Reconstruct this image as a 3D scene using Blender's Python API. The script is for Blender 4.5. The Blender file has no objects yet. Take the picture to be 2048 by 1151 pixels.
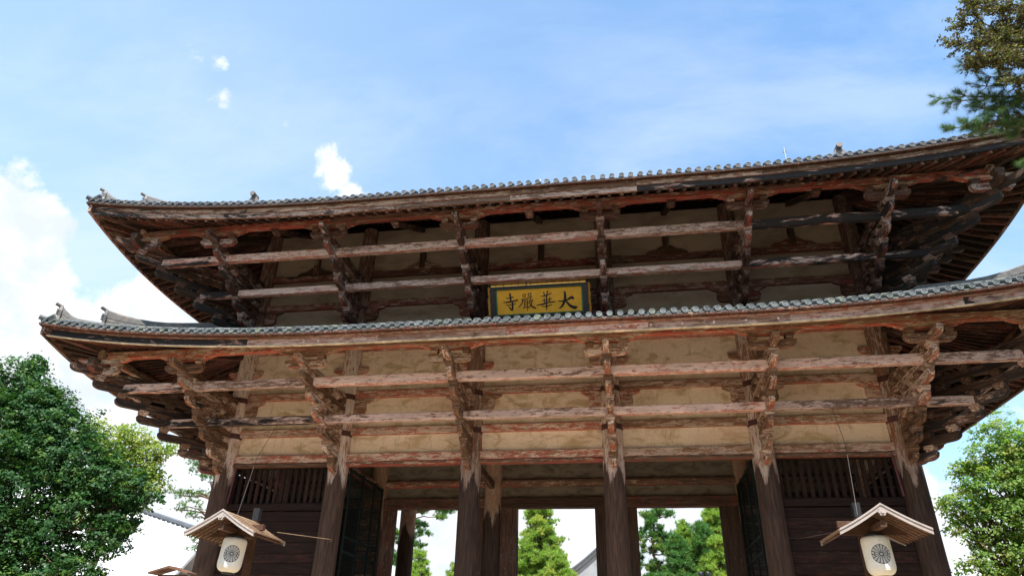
import bpy, math, random
import numpy as np
from mathutils import Matrix, Vector

random.seed(7); rng = np.random.default_rng(7)
R = math.radians
scene = bpy.context.scene
C = scene.collection
Z0 = 9.05                       # ground lies 9.05 m below the lowest outer tie beam

# ------------------------------------------------------------------ camera
cd = bpy.data.cameras.new('camera'); cam = bpy.data.objects.new('camera', cd); C.objects.link(cam)
RX, RO, RZ = 2.07022, 0.02442, 0.16899
cam.matrix_world = (Matrix.Translation((3.436, -28.563, -7.457+Z0)) @ Matrix.Rotation(RZ, 4, 'Z')
                    @ Matrix.Rotation(RX, 4, 'X') @ Matrix.Rotation(RO, 4, 'Z'))
cd.sensor_width = 36.0; cd.lens = 1357.18/2048*36
cd.clip_start = 0.1; cd.clip_end = 2000
scene.camera = cam
scene.render.resolution_x = 1024; scene.render.resolution_y = 575

# ------------------------------------------------------------------ light
SUN_EL = R(61)
sd = bpy.data.lights.new('sun', 'SUN'); sd.energy = 4.8; sd.angle = R(0.53); sd.color = (1.0, 0.95, 0.87)
sun = bpy.data.objects.new('sun', sd); C.objects.link(sun)
sv = Vector((-0.14*math.cos(SUN_EL), math.cos(SUN_EL), -math.sin(SUN_EL)))
sun.rotation_euler = sv.to_track_quat('-Z', 'Y').to_euler(); sun.location = (0, -40, 60)
scene.view_settings.view_transform = 'Standard'; scene.view_settings.look = 'None'
scene.view_settings.exposure = 1.15; scene.view_settings.gamma = 1.0
scene.view_settings.use_curve_mapping = False

class NT:
    def __init__(s, nt): s.nt = nt; s.n = nt.nodes; s.l = nt.links
    def new(s, t, **kw):
        nd = s.n.new(t)
        for k, v in kw.items(): setattr(nd, k, v)
        return nd
    def set(s, sock, v):
        if isinstance(v, bpy.types.NodeSocket): s.l.new(v, sock)
        elif v is not None: sock.default_value = v
    def math(s, op, a, b=0.5, c=None, clamp=False):
        nd = s.new('ShaderNodeMath', operation=op, use_clamp=clamp)
        s.set(nd.inputs[0], a); s.set(nd.inputs[1], b)
        if c is not None: s.set(nd.inputs[2], c)
        return nd.outputs[0]
    def vm(s, op, a, b=None, out=0):
        nd = s.new('ShaderNodeVectorMath', operation=op); s.set(nd.inputs[0], a)
        if b is not None: s.set(nd.inputs[1], b)
        return nd.outputs[out]
    def mr(s, v, a, b, c=0.0, d=1.0, smooth=True):
        nd = s.new('ShaderNodeMapRange'); nd.interpolation_type = 'SMOOTHSTEP' if smooth else 'LINEAR'
        s.set(nd.inputs[0], v); s.set(nd.inputs[1], a); s.set(nd.inputs[2], b); s.set(nd.inputs[3], c); s.set(nd.inputs[4], d)
        return nd.outputs[0]
    def mix(s, f, a, b, mode='MIX'):
        nd = s.new('ShaderNodeMix', data_type='RGBA', blend_type=mode); nd.clamp_factor = True
        s.set(nd.inputs[0], f)
        for i, v in ((6, a), (7, b)):
            if isinstance(v, tuple) and len(v) == 3: v = v+(1,)
            s.set(nd.inputs[i], v)
        return nd.outputs[2]
    def noise(s, vec, scale, detail=4, rough=0.55, dist=0.0):
        nd = s.new('ShaderNodeTexNoise'); s.set(nd.inputs['Vector'], vec); nd.inputs['Scale'].default_value = scale
        nd.inputs['Detail'].default_value = detail; nd.inputs['Roughness'].default_value = rough; nd.inputs['Distortion'].default_value = dist
        return nd.outputs[0]

# ------------------------------------------------------------------ sky
world = bpy.data.worlds.new('World'); scene.world = world; world.use_nodes = True
w = NT(world.node_tree); world.node_tree.nodes.clear()
sky = w.new('ShaderNodeTexSky', sky_type='NISHITA', sun_disc=False)
sky.sun_elevation = SUN_EL; sky.sun_rotation = R(172); sky.altitude = 100; sky.air_density = 1.0; sky.dust_density = 1.4; sky.ozone_density = 2.0
tc = w.new('ShaderNodeTexCoord'); D = w.vm('NORMALIZE', tc.outputs['Generated'])
sep = w.new('ShaderNodeSeparateXYZ'); w.l.new(D, sep.inputs[0])
zz = w.math('MAXIMUM', sep.outputs[2], 0.04)
flat = w.vm('MULTIPLY', D, None); 
cmb = w.new('ShaderNodeCombineXYZ'); w.set(cmb.inputs[0], w.math('DIVIDE', sep.outputs[0], w.math('ADD', zz, 0.25))); w.set(cmb.inputs[1], w.math('DIVIDE', sep.outputs[1], w.math('ADD', zz, 0.25)))
plane = cmb.outputs[0]
rot = w.new('ShaderNodeMapping'); rot.inputs['Rotation'].default_value = (0, 0, R(-48)); rot.inputs['Scale'].default_value = (0.8, 1.7, 1); w.l.new(plane, rot.inputs[0])
cir = w.noise(rot.outputs[0], 2.0, 8, 0.60, 0.25)
cir2 = w.noise(plane, 0.8, 3, 0.5)
veil = w.math('MULTIPLY', w.mr(cir, 0.38, 0.70), w.mr(cir2, 0.30, 0.60, 0.25, 1.0))
# heaped clouds: soft lobes in the sky (direction, angular radius) eaten into by noise
puff = w.noise(D, 9.0, 9, 0.62, 0.15); puff2 = w.noise(D, 30.0, 5, 0.6)
pn = w.math('ADD', w.math('MULTIPLY', puff, 0.72), w.math('MULTIPLY', puff2, 0.28))
lobes = [((-.695, .581, .424), .075, .95), ((-.72, .57, .415), .09, 1.0), ((-.706, .604, .37), .10, 1.0), ((-.70, .63, .338), .10, 1.0), ((-.75, .60, .30), .13, 1.0), ((-.67, .68, .28), .10, .9), ((-.601, .702, .383), .078, 1.0), ((-.573, .722, .372), .065, .85), ((-.545, .74, .37), .05, .8), ((-.63, .74, .20), .14, 1.0),
         ((-.371, .712, .592), .042, .80), ((-.357, .728, .574), .042, .72), ((-.38, .708, .602), .026, .75), ((-.487, .562, .669), .05, .36), ((-.49, .593, .639), .035, .42), ((-.454, .631, .629), .05, .30),
         ((-.55, .82, .10), .28, 1.0), ((-.241, .962, .10), .22, .98), ((0.0, .987, .11), .20, .95), ((.18, .98, .10), .2, .9), ((.43, .894, .10), .18, .85), ((.41, .894, .19), .10, .5), ((.7, .7, .12), .22, .9), ((-.95, .2, .25), .2, .9), ((.9, -.3, .2), .18, .8), ((.8, .3, .35), .10, .8), ((-.3, -.8, .45), .10, .7)]
acc = None
for c, rad, amp in lobes:
    v = Vector(c).normalized()
    dist = w.vm('DISTANCE', D, tuple(v), out=1)
    m = w.math('MULTIPLY', w.mr(dist, rad*1.25, 0.0, smooth=False), amp)
    acc = m if acc is None else w.math('MAXIMUM', acc, m)
dens = w.math('ADD', acc, w.math('MULTIPLY', w.math('SUBTRACT', pn, 0.5), 2.1))
cl = w.math('MULTIPLY', w.mr(dens, 0.27, 0.52), w.mr(acc, 0.0, 0.12))
shade = w.mix(w.mr(w.noise(w.vm('ADD', D, (0.0, 0.0, 0.012)), 11.0, 6, 0.6), 0.36, 0.62), (0.74, 0.80, 0.87, 1), (1.06, 1.06, 1.06, 1))
hz = w.mr(sep.outputs[2], 0.0, 0.7, 0.85, 0.0)
left = w.mr(sep.outputs[0], -0.75, 0.35, 0.42, 0.06)
skyc = w.mix(1.0, sky.outputs[0], (1.75, 2.45, 2.75, 1), 'MULTIPLY')
white = w.mix(1.0, (9.0, 9.1, 9.2, 1), shade, 'MULTIPLY')
c1 = w.mix(w.math('ADD', w.math('MULTIPLY', hz, 0.55), left), skyc, (6.3, 7.9, 9.0, 1))
c2 = w.mix(w.math('MULTIPLY', veil, 0.52), c1, (6.7, 7.7, 8.6, 1))
c3 = w.mix(cl, c2, white)
bg = w.new('ShaderNodeBackground'); w.l.new(c3, bg.inputs[0]); bg.inputs[1].default_value = 0.060
wo = w.new('ShaderNodeOutputWorld'); w.l.new(bg.outputs[0], wo.inputs[0])

# ------------------------------------------------------------------ materials
def newmat(name, rough=0.8, spec=0.25):
    m = bpy.data.materials.new(name); m.use_nodes = True; t = NT(m.node_tree)
    b = m.node_tree.nodes['Principled BSDF']; b.inputs['Roughness'].default_value = rough; b.inputs['Specular IOR Level'].default_value = spec
    return m, t, b
def gcoord(t, amp=40.0):
    a = t.new('ShaderNodeAttribute'); a.attribute_name = 'gc'
    oi = t.new('ShaderNodeObjectInfo')
    off = t.vm('SCALE', (1.0, 0.73, 0.51)); off.node.inputs['Scale'].default_value = 1.0
    t.l.new(t.math('MULTIPLY', oi.outputs['Random'], amp), off.node.inputs['Scale'])
    return t.vm('ADD', a.outputs['Vector'], off), oi
def oattr(t, name):
    a = t.new('ShaderNodeAttribute'); a.attribute_type = 'OBJECT'; a.attribute_name = name; return a.outputs['Fac']
def stretch(t, v, s):
    return t.vm('MULTIPLY', v, s)
def wood(name, bare1, bare2, chalk, redc, tchalk, tred, dark=0.36, colgrad=False, bump=0.35, tint=0.25):
    """weathered timber: bare grain, remains of chalky primer, remains of red paint, mouldy black stains and painted-in shade"""
    m, t, b = newmat(name, 0.82, 0.2)
    g, oi = gcoord(t)
    fine = t.noise(stretch(t, g, (1.2, 16, 16)), 1.0, 5, 0.6)
    n1 = t.noise(stretch(t, g, (0.9, 5, 5)), 1.0, 5, 0.6, 0.4)
    hf = t.math('MULTIPLY', t.math('SUBTRACT', t.noise(stretch(t, g, (7, 26, 26)), 1.0, 4, 0.65), 0.5), 0.42)
    n2 = t.math('ADD', t.noise(stretch(t, g, (1.9, 8, 8)), 1.0, 8, 0.72, 0.3), hf)
    n3 = t.math('ADD', t.noise(stretch(t, g, (1.3, 5, 5)), 1.3, 7, 0.72, 0.2), hf)
    n4 = t.noise(stretch(t, g, (2.2, 19, 19)), 1.0, 7, 0.74, 0.3)
    n5 = t.noise(stretch(t, g, (0.25, 0.6, 0.6)), 1.0, 2, 0.5)
    var = t.mr(oi.outputs['Random'], 0, 1, -0.05, 0.05, smooth=False)
    var = t.math('MULTIPLY', var, 1.7)
    bare = t.mix(t.mr(fine, 0.32, 0.68), bare1, bare2)
    geo = t.new('ShaderNodeNewGeometry'); sp = t.new('ShaderNodeSeparateXYZ'); t.l.new(geo.outputs['Normal'], sp.inputs[0])
    under = t.mr(sp.outputs[2], -0.35, -0.8, 0.0, 0.11)                      # less weathered underneath
    fc = t.mr(t.math('ADD', t.math('ADD', n2, var), t.math('MULTIPLY', t.math('SUBTRACT', n5, 0.5), 0.35)), tchalk-0.025, tchalk+0.03)
    if colgrad:
        tcc = t.new('ShaderNodeTexCoord'); s2 = t.new('ShaderNodeSeparateXYZ'); t.l.new(geo.outputs['Position'], s2.inputs[0])
        bare = t.mix(t.mr(n1, 0.4, 0.6), bare, (0.30, 0.13, 0.075, 1))
    ch = t.mix(t.mr(n1, 0.4, 0.62), chalk, tuple(min(1, c*1.25) for c in chalk[:3])+(1,))
    col = t.mix(fc, bare, ch)
    fr = t.mr(t.math('ADD', t.math('ADD', t.math('ADD', n3, under), t.math('MULTIPLY', oattr(t, 'red'), 0.12)), var), tred, tred+0.05)
    fr = t.math('MULTIPLY', fr, t.mr(n4, 0.38, 0.48))
    col = t.mix(fr, col, t.mix(t.mr(fine, .3, .7), redc, tuple(c*1.5 for c in redc[:3])+(1,)))
    # dirt along the grain and cracks
    col = t.mix(t.mr(n4, dark, dark-0.09), col, (0.05, 0.034, 0.027, 1))
    mould_shade = t.math('ADD', t.noise(stretch(t, g, (0.7, 3, 3)), 1.0, 7, 0.7, 0.7), t.math('MULTIPLY', oattr(t, 'dark'), 0.30))  # mouldy stains; the dark prop also paints shade on upper and side timbers
    col = t.mix(t.mr(mould_shade, 0.64, 0.74), col, (0.028, 0.023, 0.022, 1))
    if colgrad:
        # painted and repaired above, raw dark timber below, with pointed tongues where old paint stops
        zw = s2.outputs[2]
        ang = t.math('ARCTAN2', t.new('ShaderNodeSeparateXYZ').outputs[0], 1.0)
        a2 = t.new('ShaderNodeAttribute'); a2.attribute_name = 'gc'; s3 = t.new('ShaderNodeSeparateXYZ'); t.l.new(a2.outputs['Vector'], s3.inputs[0])
        saw = t.math('PINGPONG', t.math('MULTIPLY', s3.outputs[1], 1.0), 0.34)
        line = t.math('ADD', t.math('MULTIPLY', saw, 2.4), t.math('MULTIPLY', t.math('SUBTRACT', n1, 0.5), 1.9))
        line = t.math('ADD', line, t.math('MULTIPLY', oi.outputs['Random'], 0.35))
        line = t.math('ADD', line, Z0-1.35)
        inner = t.mr(sep_y(t, geo), 2.0, 3.0)
        line = t.math('SUBTRACT', line, t.math('MULTIPLY', inner, 0.55))
        low = t.mr(t.math('SUBTRACT', zw, line), 0.20, -0.14)
        col = t.mix(t.math('MULTIPLY', inner, .65), col, (0.42, 0.26, 0.17, 1))
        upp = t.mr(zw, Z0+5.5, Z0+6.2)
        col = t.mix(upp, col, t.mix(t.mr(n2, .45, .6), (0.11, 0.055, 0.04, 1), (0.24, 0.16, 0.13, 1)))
        raw = t.mix(t.mr(fine, .3, .75), (0.040, 0.024, 0.018, 1), (0.105, 0.062, 0.045, 1))
        # faded paint remains near the tongues (pale lens-shaped streaks)
        halo = t.math('MULTIPLY', t.mr(t.math('ABSOLUTE', t.math('SUBTRACT', zw, line)), 0.16, 0.0), t.mr(n2, .46, .56))
        pale = t.math('MULTIPLY', t.mr(t.math('SUBTRACT', zw, line), 0.9, 0.0), t.mr(n2, .42, .55))
        col = t.mix(t.math('MULTIPLY', pale, 0.75), col, (0.42, 0.33, 0.30, 1))
        col = t.mix(low, col, raw)
        col = t.mix(t.math('MULTIPLY', halo, 0.7), col, (0.38, 0.30, 0.27, 1))
    hue = t.mr(oi.outputs['Random'], 0, 1, 1-tint, 1+tint*0.6, smooth=False)
    col = t.mix(1.0, col, t.vm('SCALE', (1.0, 0.985, 0.97)), 'MULTIPLY')
    nd = col.node; sc = nd.inputs[7].links[0].from_node; t.l.new(hue, sc.inputs['Scale'])
    t.l.new(col, b.inputs['Base Color'])
    bp = t.new('ShaderNodeBump'); bp.inputs['Strength'].default_value = bump*1.6; bp.inputs['Distance'].default_value = 0.03
    t.l.new(t.math('ADD', t.math('MULTIPLY', n4, 1.0), t.math('MULTIPLY', fine, 0.6)), bp.inputs['Height']); t.l.new(bp.outputs[0], b.inputs['Normal'])
    return m
def sep_y(t, geo):
    s = t.new('ShaderNodeSeparateXYZ'); t.l.new(geo.outputs['Position'], s.inputs[0]); return s.outputs[1]

RED = (0.27, 0.045, 0.026, 1)
M = {}
M['beam'] = wood('beam_wood', (0.15, 0.085, 0.06, 1), (0.34, 0.22, 0.17, 1), (0.60, 0.43, 0.37, 1), (0.35, 0.14, 0.10, 1), 0.44, 0.62, 0.43)
M['tie'] = wood('tie_wood', (0.20, 0.10, 0.06, 1), (0.40, 0.24, 0.15, 1), (0.52, 0.38, 0.30, 1), (0.29, 0.085, 0.055, 1), 0.48, 0.54, 0.43)
M['purlin_up'] = wood('upper_purlin_wood', (0.13, 0.055, 0.035, 1), (0.28, 0.16, 0.11, 1), (0.42, 0.31, 0.23, 1), (0.21, 0.042, 0.028, 1), 0.54, 0.55, 0.43)
M['purlin'] = wood('purlin_wood', (0.27, 0.12, 0.065, 1), (0.44, 0.28, 0.17, 1), (0.52, 0.40, 0.28, 1), (0.30, 0.062, 0.036, 1), 0.52, 0.535, 0.43)
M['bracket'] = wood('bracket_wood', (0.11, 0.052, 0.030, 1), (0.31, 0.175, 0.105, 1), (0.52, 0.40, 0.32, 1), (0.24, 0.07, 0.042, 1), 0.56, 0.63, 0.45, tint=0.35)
M['bracket_up'] = wood('upper_bracket_wood', (0.07, 0.028, 0.020, 1), (0.20, 0.105, 0.075, 1), (0.38, 0.30, 0.26, 1), (0.17, 0.035, 0.026, 1), 0.55, 0.60, 0.45, tint=0.35)  # upper bracket and tie woods: own deep red plus painted-in storey shade
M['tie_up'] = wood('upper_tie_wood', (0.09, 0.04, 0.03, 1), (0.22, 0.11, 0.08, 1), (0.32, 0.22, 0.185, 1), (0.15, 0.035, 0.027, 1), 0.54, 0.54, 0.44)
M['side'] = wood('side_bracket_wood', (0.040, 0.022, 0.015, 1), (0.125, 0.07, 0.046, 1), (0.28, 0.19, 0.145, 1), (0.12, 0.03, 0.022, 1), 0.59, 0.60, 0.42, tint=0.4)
M['fascia'] = wood('fascia_wood', (0.24, 0.11, 0.07, 1), (0.42, 0.25, 0.17, 1), (0.50, 0.33, 0.26, 1), (0.28, 0.085, 0.052, 1), 0.47, 0.56, 0.44)
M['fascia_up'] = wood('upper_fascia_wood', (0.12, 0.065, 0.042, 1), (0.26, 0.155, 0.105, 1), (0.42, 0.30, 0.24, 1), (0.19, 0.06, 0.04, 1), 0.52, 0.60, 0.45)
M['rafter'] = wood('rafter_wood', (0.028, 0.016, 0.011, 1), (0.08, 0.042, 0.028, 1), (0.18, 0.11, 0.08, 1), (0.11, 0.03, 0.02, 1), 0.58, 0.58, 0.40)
M['plank'] = wood('dark_plank_wood', (0.014, 0.008, 0.006, 1), (0.034, 0.016, 0.012, 1), (0.05, 0.028, 0.022, 1), (0.042, 0.014, 0.010, 1), 0.66, 0.62, 0.40)
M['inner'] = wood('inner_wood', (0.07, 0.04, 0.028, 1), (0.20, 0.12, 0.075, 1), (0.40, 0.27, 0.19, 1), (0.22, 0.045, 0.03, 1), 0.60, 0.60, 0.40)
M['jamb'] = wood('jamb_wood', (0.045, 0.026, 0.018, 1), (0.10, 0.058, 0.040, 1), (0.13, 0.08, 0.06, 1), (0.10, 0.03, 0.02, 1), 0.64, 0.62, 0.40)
M['column'] = wood('column_wood', (0.20, 0.11, 0.075, 1), (0.44, 0.31, 0.23, 1), (0.52, 0.42, 0.36, 1), (0.27, 0.085, 0.06, 1), 0.50, 0.64, 0.42, colgrad=True)

def plaster():
    m, t, b = newmat('stained_plaster', 0.9, 0.1)
    g, oi = gcoord(t)
    a = t.noise(stretch(t, g, (0.75, 1.6, 1.6)), 1.3, 7, 0.62, 0.9)
    c = t.noise(stretch(t, g, (0.3, 0.5, 0.5)), 1.0, 3, 0.5)
    f = t.noise(g, 14, 4, 0.6)
    col = t.mix(t.mr(a, 0.46, 0.66), (0.86, 0.69, 0.52, 1), (0.54, 0.39, 0.22, 1))
    col = t.mix(t.mr(c, 0.45, 0.75, 0, .6), col, (0.78, 0.54, 0.39, 1))
    col = t.mix(t.mr(f, 0.35, 0.7, 0, .16), col, (0.22, 0.16, 0.10, 1))
    drip = t.noise(stretch(t, g, (5.5, 1.0, 0.7)), 1.0, 5, 0.6, 0.2)
    col = t.mix(t.math('MULTIPLY', t.mr(drip, 0.55, 0.75), .38), col, (0.30, 0.22, 0.14, 1))
    crk = t.noise(stretch(t, g, (1.6, 3, 3)), 2.0, 8, 0.7, 1.5); col = t.mix(t.mr(t.math('ABSOLUTE', t.math('SUBTRACT', crk, 0.5)), 0.006, 0.0, 0, .35), col, (0.25, 0.18, 0.12, 1))
    t.l.new(col, b.inputs['Base Color'])
    bp = t.new('ShaderNodeBump'); bp.inputs['Strength'].default_value = 0.15; bp.inputs['Distance'].default_value = 0.02; t.l.new(f, bp.inputs['Height']); t.l.new(bp.outputs[0], b.inputs['Normal'])
    return m
M['plaster'] = plaster()
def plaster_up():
    m, t, b = newmat('shaded_upper_plaster', 0.9, 0.1)  # wall plaster with the shade under the upper eaves darkened into its colour
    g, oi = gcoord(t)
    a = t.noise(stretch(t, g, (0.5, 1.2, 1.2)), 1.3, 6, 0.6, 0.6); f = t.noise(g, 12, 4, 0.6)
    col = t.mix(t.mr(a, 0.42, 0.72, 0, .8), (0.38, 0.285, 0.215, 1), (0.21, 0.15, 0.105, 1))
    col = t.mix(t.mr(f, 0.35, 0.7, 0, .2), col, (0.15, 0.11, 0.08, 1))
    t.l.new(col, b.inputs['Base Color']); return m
M['plaster_up'] = plaster_up()

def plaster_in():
    m, t, b = newmat('shaded_passage_plaster', 0.9, 0.1); g, oi = gcoord(t)  # plaster colour darkened to carry the dimness of the passage
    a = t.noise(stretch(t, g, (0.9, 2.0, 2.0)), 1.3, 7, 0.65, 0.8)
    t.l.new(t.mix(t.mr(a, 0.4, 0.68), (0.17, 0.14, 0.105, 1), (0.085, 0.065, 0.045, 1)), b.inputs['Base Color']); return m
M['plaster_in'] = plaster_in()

def simple(name, col, rough=0.7, spec=0.3, metal=0.0, var=0.25, scale=6.0, bump=0.0, perobj=0.0):
    m, t, b = newmat(name, rough, spec); b.inputs['Metallic'].default_value = metal
    tcx = t.new('ShaderNodeTexCoord'); oi = t.new('ShaderNodeObjectInfo')
    v = t.vm('ADD', tcx.outputs['Object'], oi.outputs['Location'])
    n = t.noise(v, scale, 6, 0.62); n2 = t.noise(v, scale*0.2, 3, 0.5)
    k = t.math('MULTIPLY', t.mr(n, 0.25, 0.75, 1-var, 1+var, smooth=False), t.mr(n2, 0.3, 0.7, 1-var*.6, 1+var*.6, smooth=False))
    if perobj: k = t.math('MULTIPLY', k, t.mr(oi.outputs['Random'], 0, 1, 1-perobj, 1+perobj, smooth=False))
    s = t.vm('SCALE', tuple(col[:3])); t.l.new(k, s.node.inputs['Scale'])
    t.l.new(s, b.inputs['Base Color'])
    if bump:
        bp = t.new('ShaderNodeBump'); bp.inputs['Strength'].default_value = bump*1.6; bp.inputs['Distance'].default_value = 0.03; t.l.new(n, bp.inputs['Height']); t.l.new(bp.outputs[0], b.inputs['Normal'])
    return m
def tilemat(name, c1, c2, lich):
    m, t, b = newmat(name, 0.62, 0.35)
    tcx = t.new('ShaderNodeTexCoord'); oi = t.new('ShaderNodeObjectInfo')
    v = t.vm('ADD', tcx.outputs['Object'], oi.outputs['Location'])
    n = t.noise(v, 7, 6, 0.65); n2 = t.noise(v, 1.3, 4, 0.6); n3 = t.noise(v, 22, 4, 0.6)
    col = t.mix(t.mr(n, .35, .65), c1, c2)
    col = t.mix(t.mr(oi.outputs['Random'], 0, 1, 0, .9, smooth=False), col, tuple(x*0.55 for x in c1[:3])+(1,))
    col = t.mix(t.mr(t.math('ADD', n2, t.math('MULTIPLY', oi.outputs['Random'], .08)), .56, .70, 0, .6), col, lich)
    col = t.mix(t.mr(n3, .62, .72, 0, .5), col, (0.06, 0.06, 0.055, 1))
    t.l.new(col, b.inputs['Base Color'])
    bp = t.new('ShaderNodeBump'); bp.inputs['Strength'].default_value = .3; bp.inputs['Distance'].default_value = 0.01; t.l.new(n, bp.inputs['Height']); t.l.new(bp.outputs[0], b.inputs['Normal'])
    return m
M['tile'] = tilemat('roof_tile', (0.10, 0.112, 0.116, 1), (0.18, 0.193, 0.198, 1), (0.22, 0.24, 0.18, 1))
M['tile_up'] = tilemat('shaded_upper_tile', (0.075, 0.08, 0.088, 1), (0.135, 0.14, 0.15, 1), (0.17, 0.17, 0.145, 1))  # darker tile copy, shade of the upper tile ends put into the colour
M['ridge'] = tilemat('ridge_tile', (0.14, 0.13, 0.125, 1), (0.23, 0.215, 0.20, 1), (0.27, 0.20, 0.15, 1))
M['mortar'] = simple('eave_mortar', (0.55, 0.48, 0.33), 0.9, 0.1, var=.35, scale=9)
M['iron'] = simple('iron_band', (0.075, 0.028, 0.024), 0.6, 0.4, var=.4, scale=8)
M['black'] = simple('black_lacquer', (0.016, 0.018, 0.024), 0.45, 0.4)
M['gold'] = simple('gold_leaf', (1.0, 0.74, 0.26), 0.38, 0.5, metal=0.9, var=.08)
M['golddull'] = simple('aged_gilding', (0.42, 0.20, 0.035), 0.6, 0.4, metal=0.4, var=.4, scale=10)
M['yellow'] = simple('ochre_yellow_field', (0.86, 0.40, 0.03), 0.55, 0.3, var=.16, scale=2.0)
M['green'] = simple('green_border', (0.07, 0.20, 0.085), 0.5, 0.4, var=.2)
M['ink'] = simple('black_characters', (0.012, 0.012, 0.011), 0.5, 0.3)
M['purple'] = simple('purple_red_paint', (0.11, 0.035, 0.04), 0.6, 0.3)
M['nail'] = simple('pale_nail_cover', (0.62, 0.50, 0.46), 0.6, 0.3)
M['cream'] = simple('cream_batten_paint', (0.55, 0.42, 0.28), 0.8, 0.2, var=.5, scale=5)
M['barge'] = simple('grey_weathered_bargeboard', (0.33, 0.285, 0.265), 0.75, 0.3, var=.2)
M['shingle'] = simple('cypress_shingle', (0.25, 0.165, 0.105), 0.85, 0.15, var=.35, scale=8, bump=.4)
M['hood'] = simple('hood_timber', (0.07, 0.036, 0.022), 0.8, 0.2, var=.35)
M['steel'] = simple('galvanised_steel', (0.34, 0.34, 0.33), 0.45, 0.5, metal=.6)
M['wire'] = simple('stay_wire', (0.05, 0.035, 0.03), 0.5, 0.4)
M['mesh'] = simple('dark_green_mesh', (0.012, 0.018, 0.016), 0.8, 0.08)
M['stone'] = simple('granite', (0.30, 0.28, 0.25), 0.85, 0.3, var=.25, scale=5, bump=.3)
M['bark'] = simple('bark', (0.12, 0.085, 0.06), 0.95, 0.1, var=.45, scale=5, bump=.6)
M['pinebark'] = simple('pine_bark', (0.15, 0.09, 0.06), 0.95, 0.1, var=.45, scale=5, bump=.6)
M['wall_white'] = simple('white_plaster_wall', (0.72, 0.70, 0.66), 0.85, 0.2, var=.06)
M['hallroof'] = simple('grey_hall_roof', (0.22, 0.225, 0.235), 0.7, 0.3, var=.15, scale=1)
M['farroof'] = simple('pale_far_roof', (0.50, 0.50, 0.51), 0.7, 0.3, var=.15, scale=2)
M['darkroof'] = simple('dark_ridge_tile', (0.09, 0.10, 0.12), 0.6, 0.4, var=.3)
M['brownwood'] = simple('red_brown_boards', (0.12, 0.065, 0.042), 0.8, 0.2, var=.3)
M['housing'] = simple('black_lamp_housing', (0.015, 0.015, 0.016), 0.5, 0.4)

def ground_mat():
    m, t, b = newmat('sandy_gravel', 0.95, 0.1)
    tcx = t.new('ShaderNodeTexCoord'); n = t.noise(tcx.outputs['Object'], 0.3, 8, .65); n2 = t.noise(tcx.outputs['Object'], 30, 4, .6)
    col = t.mix(t.mr(n, .35, .65), (0.48, 0.385, 0.28, 1), (0.39, 0.31, 0.22, 1)); col = t.mix(t.mr(n2, .4, .7, 0, .4), col, (0.22, 0.18, 0.135, 1))
    t.l.new(col, b.inputs['Base Color']); bp = t.new('ShaderNodeBump'); bp.inputs['Distance'].default_value = .02; t.l.new(n2, bp.inputs['Height']); t.l.new(bp.outputs[0], b.inputs['Normal']); return m
M['ground'] = ground_mat()

def leafmat(name, c1, c2, c3, trans=0.35, rough=0.55, spec=0.22):
    m = bpy.data.materials.new(name); m.use_nodes = True; t = NT(m.node_tree); b = m.node_tree.nodes['Principled BSDF']
    a = t.new('ShaderNodeAttribute'); a.attribute_name = 'gc'; s = t.new('ShaderNodeSeparateXYZ'); t.l.new(a.outputs['Vector'], s.inputs[0])
    col = t.mix(s.outputs[0], c1, c2); col = t.mix(t.mr(s.outputs[1], .55, 1.0), col, c3)
    t.l.new(col, b.inputs['Base Color']); b.inputs['Roughness'].default_value = rough; b.inputs['Specular IOR Level'].default_value = spec
    tr = t.new('ShaderNodeBsdfTranslucent'); g = t.mix(1.0, col, (1.5, 1.7, 0.8, 1), 'MULTIPLY'); t.l.new(g, tr.inputs[0])
    mx = t.new('ShaderNodeMixShader'); mx.inputs[0].default_value = trans; t.l.new(b.outputs[0], mx.inputs[1]); t.l.new(tr.outputs[0], mx.inputs[2])
    t.l.new(mx.outputs[0], m.node_tree.nodes['Material Output'].inputs[0]); return m
M['leaf_dark'] = leafmat('dark_green_leaves', (0.016, 0.052, 0.016, 1), (0.035, 0.10, 0.026, 1), (0.08, 0.15, 0.028, 1), .26, .5, .18)
M['leaf_yellow'] = leafmat('yellow_green_leaves', (0.13, 0.20, 0.03, 1), (0.21, 0.27, 0.045, 1), (0.30, 0.27, 0.05, 1), .42)
M['leaf_fresh'] = leafmat('fresh_green_leaves', (0.12, 0.215, 0.05, 1), (0.17, 0.27, 0.065, 1), (0.27, 0.29, 0.08, 1), .42)
M['leaf_brown'] = leafmat('russet_leaves', (0.050, 0.060, 0.025, 1), (0.115, 0.075, 0.034, 1), (0.15, 0.17, 0.05, 1), .35)
M['needle'] = leafmat('pine_needles', (0.045, 0.13, 0.04, 1), (0.09, 0.20, 0.045, 1), (0.20, 0.26, 0.05, 1), .32)
M['needle_near'] = leafmat('near_pine_needles', (0.045, 0.10, 0.045, 1), (0.09, 0.155, 0.06, 1), (0.17, 0.20, 0.07, 1), .3)
M['needle_y'] = leafmat('yellowish_pine_needles', (0.15, 0.27, 0.05, 1), (0.26, 0.36, 0.07, 1), (0.42, 0.41, 0.09, 1), .38)

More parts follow.
